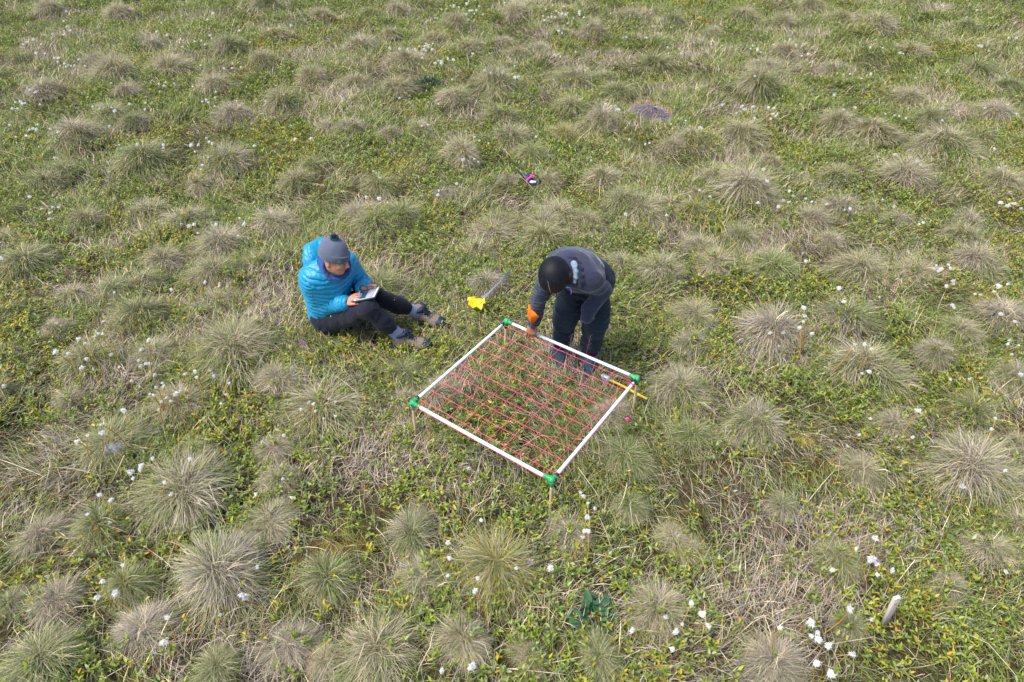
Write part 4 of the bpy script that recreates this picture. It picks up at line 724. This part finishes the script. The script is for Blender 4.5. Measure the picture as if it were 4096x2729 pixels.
# down jacket with stitched baffles
per = .038; rip = None
jp = [cap(pel+V3(-.01, 0, -.03), chest, .142, .158, k=.04, rip=rip), cap(chest, lerp(chest, neck, .75), .158, .105, k=.05),
      cap(lerp(chest, neck, .55)-lat*.06, lerp(chest, neck, .55)+lat*.06, .115, .115, k=.05), cap(pel+fwd*.05+V3(0, 0, -.0), chest+fwd*.035, .12, .13, k=.05, rip=rip),
      cap(neck-lat*.02, Rs, .075, .082, k=.05), cap(neck+lat*.02, Ls, .075, .082, k=.05),
      cap(Rs, Re, .082, .068, k=.02), cap(Re, Rw-nrm(Rw-Re)*.012, .070, .050, k=.02), cap(Ls, Le, .078, .066, k=.02), cap(Le, Lw-nrm(Lw-Le)*.012, .066, .048, k=.02),
      sub(cap(Rw-nrm(Rw-Re)*.012, Rw+nrm(Rw-Re)*.08, .032, .032, k=.006)), sub(cap(Lw-nrm(Lw-Le)*.012, Lw+nrm(Lw-Le)*.08, .030, .030, k=.006)),
      sub(cap(neck+V3(.02, -.01, .03), neck+V3(.05, -.02, .16), .062, .08, k=.02))]
jz = pel[2]-.035
SEG = [(pel-V3(0, 0, .08), lerp(chest, neck, 1.1), .155, 0.), (Rs, Re, .075, .3), (Re, Rw, .060, .1), (Ls, Le, .075, .5), (Le, Lw, .058, .2)]
def quilt(P):
    best = np.full(P.shape[:-1], 9.); sv = np.zeros(P.shape[:-1])
    for a_, b_, r_, o_ in SEG:
        ab = b_-a_; L_ = np.linalg.norm(ab); t_ = ((P-a_)@ab)/L_**2; tc_ = np.clip(t_, 0, 1); d_ = np.linalg.norm(P-a_-tc_[..., None]*ab, axis=-1)/r_; m_ = d_ < best; best = np.where(m_, d_, best); sv = np.where(m_, t_*L_/.0375+o_, sv)
    w_ = sv+.5*(vn3(P, 16, 5)-.5)+.22*(vn3(P, 45, 6)-.5)
    return .0045-.0115*np.abs(np.sin(np.pi*w_))**.4*(.8+.5*vn3(P, 20, 9))-.003*(vn3(P, 80, 12)-.5)
jacket = sdf_obj('down_jacket', jp, jk, P1, vox=.0038, disp=quilt, cut=lambda P: (jz-.03)-P[..., 2]+.15*(-(P[..., 0]-pel[0])))
hd_c = neck-fwd*.085+V3(0, .015, .065)
sdf_obj('hood', [cap(hd_c-lat*.07+V3(0, 0, -.02), hd_c+lat*.055+V3(0, 0, .0), .062, .066, k=.03, rip=(.006, .04)), cap(hd_c-lat*.10+fwd*.03+V3(0, 0, -.05), hd_c-lat*.10+fwd*.10+V3(0, 0, -.10), .045, .030, k=.03), cap(hd_c+lat*.08+fwd*.03+V3(0, 0, -.03), hd_c+lat*.09+fwd*.10+V3(0, 0, -.08), .04, .03, k=.03),
      cap(hd_c-fwd*.03-lat*.04+V3(0, 0, .02), hd_c-fwd*.02+lat*.04+V3(0, 0, .03), .055, .055, k=.03)], jk, jacket, vox=.004, disp=lambda P: -.010*np.sqrt(np.abs(np.sin(np.pi*(P@nrm(V3(.5, -.3, .8))/.042+.9*(vn3(P, 14, 2)-.5)))))+.005-.003*(vn3(P, 70, 3)-.5))
zp = [neck+fwd*.095+V3(0, 0, -.03), chest+fwd*.172+V3(0, 0, .05), chest+fwd*.178+V3(0, 0, -.05), pel+fwd*.178+V3(0, 0, .04)]
MB().tube(zp, .004, 6, flat=.5).build('zip', lin, jacket)
MB().box(cr1(487, 602, .60), (.012, .008, .006), basis((0, -.6, .8))).build('care_tag', mat('white_label', (232, 234, 238), .6), jacket)
# gaiter, hat
def torus(c, ax, r, tr, n=48, wob=0., seed=0, el_=1.): 
    z = nrm(ax); B = basis(z, lat); return [c+B[:, 0]*math.cos(t)*r*(1+wob*math.sin(2*t+seed))+B[:, 1]*math.sin(t)*r*el_+z*.004*math.sin(2*t+seed*.7) for t in np.linspace(0, 2*math.pi, n+1)]
gl = [ell(neck+V3(.02, -.012, .05), (.082, .078, .06), k=.02)]; ga = nrm(hc-HU*.09-neck+V3(.01, -.01, .03)); g0 = neck+V3(.012, -.006, .012)
for i, (off, r_, t_) in enumerate([(-.02, .094, .030), (.006, .095, .028), (.030, .092, .026), (.052, .090, .023), (.072, .090, .018), (.086, .091, .012)]):
    ps = torus(g0+ga*off+V3(.004*i, -.002*i, 0), ga, r_, t_, 18, .04, i)
    gl += [cap(ps[j], ps[j+1], t_*.66, k=.008) for j in range(18)]
sdf_obj('neck_gaiter', gl, buffm, P1, vox=.004, disp=wrinkle(.004, 30, 31, (1, 1, 2.2)))
hb_ = [ell(hc+HU*.040-HF*.012, (.087, .098, .082), Rhd, k=.02), ell(hc+HU*.075-HF*.02, (.070, .078, .060), Rhd, k=.04), ell(hc+HU*.030-HF*.008, (.088, .101, .055), Rhd, k=.02)]
brim = nrm(HU+HF*.10)
hat = sdf_obj('knit_hat', hb_, hatm, P1, vox=.0036, cut=lambda P: -((P-(hc+HU*.014))@brim), disp=lambda P: -.0035*(vn3(P, 22, 8)-.5))
cuff = [ell(hc+HU*.028-HF*.008, (.0965, .1105, .088), Rhd)]
sdf_obj('hat_cuff', cuff, mat('grey_knit_cuff', (84, 92, 112), .95, .15, .16, 300, .6, 420, sheen=.3), hat, vox=.0033, cut=lambda P: np.maximum(-((P-(hc+HU*.008))@brim), (P-(hc+HU*.058))@brim), disp=lambda P: -.002*(vn3(P, 40, 2)-.5))
pp = hc+HU*.142-HF*.012+V3(0, -.012, .004); n_ = 1500; d_ = rng.normal(0, 1, (n_, 3)); d_ /= np.linalg.norm(d_, axis=1)[:, None]; L_ = rng.uniform(.027, .036, n_)
v, f3, f4, C = blades(np.stack([pp+d_*.004, pp+d_*L_[:, None]*.6+rng.normal(0, .002, (n_, 3)), pp+d_*L_[:, None]+rng.normal(0, .002, (n_, 3))], 1), np.full(n_, .0032), np.array([s2l(q) for q in [(84, 98, 124), (104, 118, 142), (66, 78, 100)]])[rng.integers(0, 3, n_)])
link('bobble', npmesh('bobble', v, f3, f4, C), hat, [leafmat('bobble_yarn', .05, .9, .05)])
em = MB(); gr = mat('green_stitching', (92, 168, 74), .8)
fr_ = nrm(HF*.80+Xh*(.6 if (Xh[1] < 0) else -.6)); ec = hc+HU*.052+fr_*.104
ex = nrm(np.cross(HU, fr_)); 
for (a_, b_, s_) in [(-.012, .004, .006), (-.004, .010, .007), (.005, .006, .006), (.012, .001, .005), (0, .001, .006), (-.007, -.002, .005), (.007, -.005, .004), (-.001, .017, .003), (-.009, .016, .002), (.006, .015, .0025)]:
    c_ = ec+ex*a_+HU*b_; c_ = c_+fr_*(.003-.9*a_*a_/.1); em.box(c_, (s_, .0016, s_*.6), np.stack([ex, fr_, HU], 1))
em.tube([ec+HU*-.012+fr_*.003, ec+fr_*.004], .0012, 5); em.build('tree_emblem', gr, hat)
MB().box(ec+fr_*.004-HU*.007, (.0035, .002, .009), np.stack([ex, fr_, HU], 1)).build('emblem_trunk', nav, hat)
# earphone cable
e0 = cr1(368, 1068, .12); cab = mat('white_cable', (232, 232, 236), .4, .4); ct = lambda q: surfpt(1120+q[0]*.3698, 880+q[1]*.3698, tr, .012)
MB().tube([ct(q) for q in [(362, 1048), (366, 1085), (382, 1130), (408, 1166), (440, 1182), (475, 1174), (512, 1148), (540, 1112), (550, 1068), (548, 1032)]], .0022, 7).build('earphone_cable', cab, P1)
MB().tube([ct(q) for q in [(440, 1182), (462, 1190), (488, 1196)]], .0022, 7).build('earphone_cable', cab, P1)

def boot(par, ank, toe_dir, up, s=1., side=1):
    """hiking boot: upper, toe cap, sole, collar, laces with eyelets"""
    F_ = nrm(toe_dir); U_ = np.asarray(up, float); U_ = nrm(U_-F_*U_.dot(F_)); X_ = np.cross(F_, U_); R_ = np.stack([X_, F_, U_], 1); Q = lambda x, f, u: ank+s*(X_*x+F_*f+U_*u)
    upp = [cap(Q(0, -.005, .018), Q(0, -.012, -.02), .049*s, .046*s, k=.02), ell(Q(0, -.022, -.04), (.040*s, .052*s, .042*s), R_, k=.025), cap(Q(0, .02, -.015), Q(0, .125, -.052), .042*s, .036*s, k=.03), ell(Q(0, .13, -.058), (.047*s, .075*s, .032*s), R_, k=.03)]
    u_ = sdf_obj('upper', upp, sued, par, vox=.0036, cut=lambda P: (Q(0, 0, -.078)-P)@U_, disp=wrinkle(.002, 40, 6))
    sdf_obj('toe_cap', [ell(Q(0, .145, -.055), (.0495*s, .070*s, .034*s), R_, k=.02)], nav, par, vox=.0036, cut=lambda P: np.maximum((Q(0, 0, -.078)-P)@U_, (Q(0, .155, -.05)-P)@nrm(F_+U_*.5)))
    sl = [ell(Q(0, .11, -.072), (.052*s, .105*s, .018*s), R_, k=.02), ell(Q(0, -.02, -.072), (.044*s, .062*s, .02*s), R_, k=.03), cap(Q(0, -.02, -.076), Q(0, .12, -.076), .04*s, .046*s, k=.02, flat=(U_, .4))]
    sdf_obj('sole', sl, sole, par, vox=.004, cut=lambda P: (Q(0, 0, -.094)-P)@U_)
    sdf_obj('rand', [ell(Q(0, .11, -.066), (.0515*s, .104*s, .012*s), R_), ell(Q(0, -.02, -.066), (.0435*s, .06*s, .012*s), R_)], nav, par, vox=.004)
    cl = [Q(.045*math.cos(t), -.002+.048*math.sin(t), .044+.010*math.sin(t)) for t in np.linspace(0, 2*math.pi, 15)]
    sdf_obj('collar', [cap(cl[i], cl[i+1], .0125*s, k=.006) for i in range(14)]+[cap(Q(-.012, .03, .045), Q(-.01, .075, -.002), .016*s, .012*s), cap(Q(.012, .03, .045), Q(.01, .075, -.002), .016*s, .012*s)], nav, par, vox=.0036)
    lb = MB(); eb = MB()
    top = [(.048, .040), (.064, .024), (.082, .008), (.100, -.006), (.118, -.014)]
    for i, (f_, u2) in enumerate(top):
        for q in (-1, 1):
            c_ = Q(.026*q, f_-.004, u2+.004-.006*(i > 1)); eb.box(c_, (.005*s, .007*s, .005*s), R_)
            if i < 4: lb.tube([c_, Q(0, f_+.008, u2+.010-.006*(i > 1)), Q(-.026*q, top[i+1][0], top[i+1][1]+.004-.006*(i > 0))], .0022*s, 6)
    for q in (-1, 1): lb.tube([Q(0, .05, .05), Q(.02*q, .06, .058), Q(.034*q, .075, .045), Q(.024*q, .07, .036), Q(0, .055, .045)], .0024*s, 6); lb.tube([Q(0, .05, .05), Q(.022*q, .075, .04), Q(.032*q, .10, .02)], .0022*s, 6)
    lb.build('laces', lace, par); eb.build('eyelets', eyelet, par)
    MB().box(Q(-.004, .034, .064), (.014, .003, .014), R_).build('tongue_patch', mat('orange_patch', (214, 138, 40), .6), par)
for nm_, kn, an, td in (('right', Rk, Ra, cr1(1665, 1355, .045)-cr1(1255, 1300, .045)), ('left', Lk, La, cr1(1810, 1165, .045)-cr1(1440, 1040, .045))):
    up_ = nrm(kn-an); bo = link('hiking_boot', None, P1); td = nrm(td*[1, 1, 0]+V3(0, 0, .03)); boot(bo, an+V3(0, 0, .01), td, nrm(V3(0, 0, 1)+up_*.35), 1.0)
    sdf_obj('sock', [cap(lerp(kn, an, .5), an+up_*.01, .046, .044, k=.01, rip=(.0022, .012))], sock, P1, vox=.0036)
MB().tube([cr1(1368, 928, .20), cr1(1378, 915, .215), cr1(1382, 905, .215)], .003, 6).build('green_label', mat('lime_tag', (170, 230, 60), .5), P1)

# tablet, held by the seated person
tb_ = empty('tablet', 'tablet in a dark grey case held over the knees of the seated person', 'tablet', (0, 0, 0)); RT = np.stack([tex, tey, tn], 1)
if np.linalg.det(RT) < 0: RT[:, 0] *= -1
MB().box(tcc-tn*.004, (tw, th_, .010), RT, bev=.3).build('case', mat('tablet_case', (56, 60, 78), .55, .4), tb_, smooth=False)
MB().box(tcc+tn*.0012, (tw*.93, th_*.89, .003), RT, bev=.1).build('bezel', mat('white_bezel', (222, 228, 238), .25, .5), tb_, smooth=False)
scr = mat('glass_screen', (30, 78, 94), .08, .6); MB().box(tcc+tn*.0032, (tw*.73, th_*.84, .0016), RT, bev=.1).build('screen', scr, tb_, smooth=False)  # teal base colour paints in the jacket and hat mirrored by the glass
MB().box(tcc+tn*.0038+tex*tw*.20-tey*th_*.03, (tw*.30, th_*.74, .0012), RT, bev=.1).build('screen_reflection', mat('pale_painted_reflection', (168, 164, 174), .12, .5), tb_, smooth=False)  # pale reflection on the right of the glass, painted as a flat panel

# ================= bending person =================
P2 = empty('person', 'person bending over the frame in a slate-blue fleece, black hair tied back', 'person', (0, 0, 0))
cr2 = lambda x, y, z: at(1980+x*.4082, 940+y*.4082, z)
fle = mat('slate_fleece', (50, 54, 74), .92, .15, .10, 40, .3, 180, sheen=.3); fl2 = mat('navy_fleece_panel', (38, 43, 62), .92, .15, .1, 40, .3, 180, sheen=.2); pant = mat('navy_trousers', (26, 40, 54), .8, .2, .14, 26, .3, 160, sheen=.1)
mar = mat('maroon_gaiter', (92, 24, 48), .85, .2, .2, 60, .4, 120); bt2 = mat('teal_grey_boot', (62, 84, 98), .8, .25, .15, 50, .3, 120); hair_m = mat('black_hair', (12, 13, 19), .6, .3, .3, 40, .35, 260, stretch=(1, 1, 1))
ra, la = V3(.350, 3.735, .08), V3(.545, 3.665, .08); rk, lk = V3(.364, 3.695, .43), V3(.560, 3.645, .43); rh, lh = V3(.402, 3.685, .735), V3(.536, 3.65, .735)
hp = (rh+lh)/2; nk = V3(.335, 3.435, .965); md = lerp(hp, nk, .5)+V3(.008, .015, .01); rs, ls = V3(.235, 3.465, .91), V3(.448, 3.40, .92)
rw = cr2(392, 870, .375); rw = aty(1980+378*.4082, 940+880*.4082, 3.60); re = V3(.165, 3.55, .64); le = V3(.562, 3.535, .735); lw = cr2(918, 735, .60)
hc2 = V3(.242, 3.325, .965); U2 = nrm(V3(-.30, -.86, .02)); F2 = nrm(V3(.04, -.30, -.95))
b = []; Ph2, R2, X2 = head(b, hc2, U2, F2, .97)
b += [cap(hc2-U2*.06-F2*.02, nk, .05, .056, k=.03), cap(nk, md, .08, .085, k=.05), cap(md, hp, .085, .085, k=.05), cap(nk, rs, .045, .045), cap(nk, ls, .045, .045), cap(rs, re, .042, .034), cap(re, rw, .032, .023), cap(ls, le, .042, .034), cap(le, lw, .032, .025),
      cap(rh, rk, .075, .05), cap(rk, ra, .048, .033), cap(lh, lk, .075, .05), cap(lk, la, .048, .033)]
tipR = aty(1980+350*.4082, 940+985*.4082, 3.565)
hand(b, rw, tipR-rw+V3(.0, .02, -.01), V3(-.15, -.9, .35), 1, .165, curls=[.42, .5, .55, .6], spread=.05, tcurl=.5, topen=(1., .15, -.45))
hand(b, lw-V3(0, 0, .0), V3(-.05, -.10, -.20), V3(.2, -.75, .5), -1, .12, curl=.9)
sdf_obj('body', b, skin_b, P2, vox=.0034); eyes(Ph2, eye_m, P2)
# hair: smooth cap pulled back into a tail, with a centre parting
hr = [ell(hc2+U2*.022*.97-F2*.016, (.0865, .100, .094), R2, k=.02), ell(hc2+U2*.005-F2*.05, (.078, .075, .082), R2, k=.04), cap(hc2-U2*.06-F2*.055, hc2-U2*.09-F2*.04, .034, .022, k=.03)]
def hair_disp(P):
    q = (P-hc2)@R2; a = np.arctan2(q[..., 0], q[..., 2]+.10); part = np.exp(-(q[..., 0]/.0035)**2)*(q[..., 2] > .03)*(q[..., 1] > -.05)
    return -.0-.003*(vn3(P*[1, 1, 1], 18, 6)-.5)+.004*part
pl = nrm(U2*.80+F2*-.62)
hair = sdf_obj('hair', hr, hair_m, P2, vox=.003, disp=hair_disp, cut=lambda P: -((P-(hc2+U2*.014+F2*.036))@pl)-.0)
hs_ = []                                     # single strands combed from the hairline over the skull to the tail
for i in range(1100):
    a = rng.uniform(-1.35, 1.35); t = np.linspace(0, 1, 8); ph = np.interp(t, [0, 1], [-.66, 2.35]); lx = math.sin(a)*(1-.75*t**2)
    r_x, r_f, r_u = .0885, .1015, .0965; rad = np.sqrt(np.maximum(1-lx**2, .02)); q = np.stack([lx*r_x, np.cos(ph+1.57-.0)*0, np.zeros(8)], 1)
    q = np.stack([lx*r_x*np.ones(8), -np.sin(ph)*rad*r_f, np.cos(ph)*rad*r_u], 1)+rng.normal(0, .0006, 3); hs_.append(hc2+U2*.021-F2*.016+q@R2.T)
hs_ = np.array(hs_)
for _k in range(3):
    d_ = np.min([sdf_eval(p, hs_) for p in hr], 0); o_ = hs_-(hc2-F2*.02); o_ /= np.linalg.norm(o_, axis=-1)[..., None]; hs_ = hs_+o_*(.0018-d_)[..., None]
v, f3, f4, C = blades(hs_, np.full(len(hs_), .0022), np.array([s2l(q) for q in [(16, 18, 26), (26, 30, 42), (40, 44, 58), (30, 22, 22)]])[rng.integers(0, 4, len(hs_))])
hmm = leafmat('hair_strands', 0., .35, .6); link('strands', npmesh('strands', v, f3, f4, C), hair, [hmm])
prt = [hc2+U2*.021-F2*.016+R2@np.array([.004*math.sin(3*p_), -math.sin(p_)*.1035, math.cos(p_)*.0985]) for p_ in np.linspace(-.70, .25, 9)]
MB().tube(prt, [.0012, .0018, .0020, .0018, .0018, .0016, .0014, .001, .0006], 6).build('parting', mat('scalp', (176, 140, 122), .6), hair)
# loose strands at the forehead
ls_ = []
for i in range(60):
    p0 = hc2+U2*.035+F2*.075+X2*rng.normal(.02, .02); dd = nrm(F2*.8-U2*.5+rng.normal(0, .25, 3)); l_ = rng.uniform(.04, .10); ls_.append([p0, p0+dd*l_*.5, p0+dd*l_+V3(.01, .0, -.01)])
v, f3, f4, C = blades(np.array(ls_), np.full(60, .0016), np.tile(s2l((30, 24, 24)), (60, 1))); link('strands', npmesh('strands', v, f3, f4, C), hair, [hmm])
# trousers
def leg2(h_, k_, a_): return [cap(h_, k_, .096, .075, k=.04), cap(k_, lerp(k_, a_, .80), .073, .071, k=.04), cap(k_-V3(0, .0, .06), k_+V3(0, -.010, .06), .074, .078, k=.04)]
tp = leg2(rh, rk, ra)+leg2(lh, lk, la)+[cap(rh+V3(.02, .01, .0), lh+V3(-.01, .01, .0), .108, .112, k=.06), cap(hp+V3(0, .02, .01), hp+V3(.0, -.03, .05), .118, .11, k=.06)]
tzc = .175
trs = sdf_obj('trousers', tp, pant, P2, vox=.005, disp=lambda P: -.0085*(1-4*np.abs(vn3(P*[1, 1, 1.9]+V3(0, 0, 1)*P[..., :1]*.5, 12, 41)-.5))-.003*(vn3(P, 50, 5)-.5), cut=lambda P: tzc-.01-P[..., 2])
MB().tube([lerp(rh, rk, .35)+V3(-.105, -.04, 0), lerp(rh, rk, .5)+V3(-.10, -.03, 0)], .003, 6).build('pocket_zip', fl2, trs)
for k_, a_ in ((rk, ra), (lk, la)):
    sdf_obj('gaiter', [cap(lerp(k_, a_, .7), a_+V3(0, 0, -.01), .056, .054, k=.01)], mar, P2, vox=.0045, disp=wrinkle(.004, 34, 9))
    bo = link('boot', None, P2); td = V3(-.10 if k_ is rk else -.12, -1, 0); F_ = nrm(td); Q = lambda f, u, x=0: a_+F_*f+V3(0, 0, u)+np.cross(F_, [0, 0, 1])*x
    Rb_ = np.stack([np.cross(F_, [0, 0, 1]), F_, [0, 0, 1]], 1)
    sdf_obj('upper', [cap(Q(0, -.02), Q(-.005, -.04), .058, .055, k=.02), cap(Q(0, -.01), Q(.09, -.035), .047, .038, k=.03), ell(Q(.10, -.045), (.046, .062, .032), Rb_, k=.03)], bt2, bo, vox=.004, disp=lambda P: -.004*np.abs(np.sin((P[..., 2]+.6*P[..., 1])*150))-.002*(vn3(P, 60, 2)-.5), cut=lambda P: .012-P[..., 2])
    sdf_obj('sole', [ell(Q(.085, -.07), (.050, .088, .018), Rb_), ell(Q(-.01, -.07), (.045, .06, .018), Rb_)], sole, bo, vox=.004)
    tcl = [Q(.060*math.sin(t), .028+.004*math.cos(t), .062*math.cos(t)) for t in np.linspace(0, 2*math.pi, 15)]; sdf_obj('collar', [cap(tcl[i], tcl[i+1], .008, k=.004) for i in range(14)], mat('boot_collar', (96, 112, 120), .8), bo, vox=.0036)
# fleece jacket
jp = [cap(hp+V3(-.005, -.02, .035), md, .112, .118, k=.06), cap(md, lerp(md, nk, .8), .118, .10, k=.06), cap(lerp(md, nk, .45)-V3(.07, -.04, 0), lerp(md, nk, .45)+V3(.07, -.04, 0), .10, .10, k=.06),
      cap(nk, rs, .082, .074, k=.05), cap(nk, ls, .082, .076, k=.05), cap(rs, re, .066, .047, k=.04), cap(re, rw+nrm(re-rw)*.02, .047, .037, k=.03), cap(ls, le, .070, .053, k=.04), cap(le, lw, .053, .041, k=.03), cap(lw, lw+nrm(V3(-.05, -.10, -.2))*.05, .041, .036, k=.02),
      sub(cap(rw-nrm(rw-re)*.01, rw+nrm(rw-re)*.08, .030, .03, k=.006)), sub(cap(nk+V3(-.02, -.02, 0), nk+V3(-.08, -.14, .0), .058, .065, k=.02))]
def fw(P):                                   # cloth creases, tighter on the sleeves
    w = .0075*(1-4*np.abs(vn3(P*[1, 1, 1.3], 11, 51)-.5)); q = (P[..., 0] < .24) & (P[..., 2] < .86); s_ = np.where(q, .0035*np.sin(P[..., 2]*210+8*vn3(P, 14, 7)), 0); return -w-s_-.002*(vn3(P, 60, 5)-.5)
fj = sdf_obj('fleece_jacket', jp, fle, P2, vox=.0045, disp=fw)
sdf_obj('side_panel', [cap(hp+V3(.0, .01, .045), lerp(hp, md, .5)+V3(.008, .006, .01), .113, .120, k=.05)], fl2, fj, vox=.005, disp=wrinkle(.006, 12, 51), cut=lambda P: (P-(lerp(hp, md, .42)))@nrm(md-hp))
# collar with a pale fleece lining, zip pull
sp = lambda x_, y_, o_=0.: surfpt(1980+x_*.4082, 940+y_*.4082, jp, o_)
cc = [sp(*q) for q in [(725, 228, .012), (775, 236, .014), (812, 268, .014), (832, 320, .014), (842, 390, .014), (850, 450, .012), (845, 500, .008)]]
sdf_obj('collar', [cap(cc[i], cc[i+1], .0155, k=.012) for i in range(6)], fl2, fj, vox=.004, disp=wrinkle(.003, 30, 2))
lp = [sp(*q) for q in [(766, 283, .020), (784, 315, .022), (796, 365, .022), (792, 420, .020), (782, 460, .016)]]
sdf_obj('collar_lining', [cap(lp[i], lp[i+1], .0135-.001*i, .0125-.001*i, k=.01) for i in range(4)]+[ell(lp[0]+V3(.008, 0, .002), (.016, .014, .012), k=.01)], mat('pale_fleece_lining', (132, 152, 166), .95, .1, .15, 120, .5, 260, sheen=.2), fj, vox=.0034, disp=wrinkle(.004, 45, 3))
l2 = [sp(*q) for q in [(775, 528, .010), (820, 520, .010), (858, 503, .010)]]
sdf_obj('jacket_hem', [cap(l2[0], l2[1], .0065, k=.006), cap(l2[1], l2[2], .0065, k=.006)], mat('hem_grey', (104, 112, 128), .9, .2, .1, 60), fj, vox=.003)
MB().tube([cr2(742, 530, .97), cr2(748, 560, .96), cr2(745, 585, .95)], .0020, 6, flat=.5).build('zip_pull', mat('violet_cord', (112, 62, 170), .6), fj)
MB().tube([cr2(705, 514, .97), cr2(722, 516, .965), cr2(738, 520, .96)], .0025, 6).build('blue_tab', mat('blue_tab', (0, 130, 200), .5), fj)

# orange pin flag held between the fingers
of = empty('pin_flag', 'orange pin flag held upright in the fingers of the bending person', 'pin flag', (0, 0, 0)); fo = mat('orange_flag_plastic', (250, 126, 30), .4, .4, .03, 30)
yy = 3.495; W2 = lambda x_, y_, dy=0: aty(1980+x_*.4082, 940+y_*.4082, yy+dy)
MB().tube([W2(347, 1005), W2(350, 940), W2(349, 800, .003), W2(342, 700, .006)], .0013, 8).build('wire_stem', wire, of)
out = [(325, 690, 0), (340, 685, .004), (356, 690, .012), (358, 735, .004), (395, 765, -.010), (432, 802, -.020), (398, 842, -.012), (360, 885, 0), (340, 845, .003), (320, 800, .006), (320, 760, .006)]
Pf = np.array([W2(a_, b_, d_) for a_, b_, d_ in out]+[W2(350, 790, 0)]); nn = len(Pf); c_ = nn-1; Pb = Pf+[0, .0012, 0]; b_ = MB()
b_.add(np.concatenate([Pf, Pb]), [[i, (i+1) % c_, (i+1) % c_+nn, i+nn] for i in range(c_)], [[c_, (i+1) % c_, i] for i in range(c_)]+[[c_+nn, i+nn, (i+1) % c_+nn] for i in range(c_)]); b_.build('flag', fo, of, smooth=False)
fl_ = [W2(325, 690, .002), W2(340, 686, .01), W2(356, 690, .014), W2(357, 735, .008), W2(340, 745, .004), W2(328, 730, .002)]
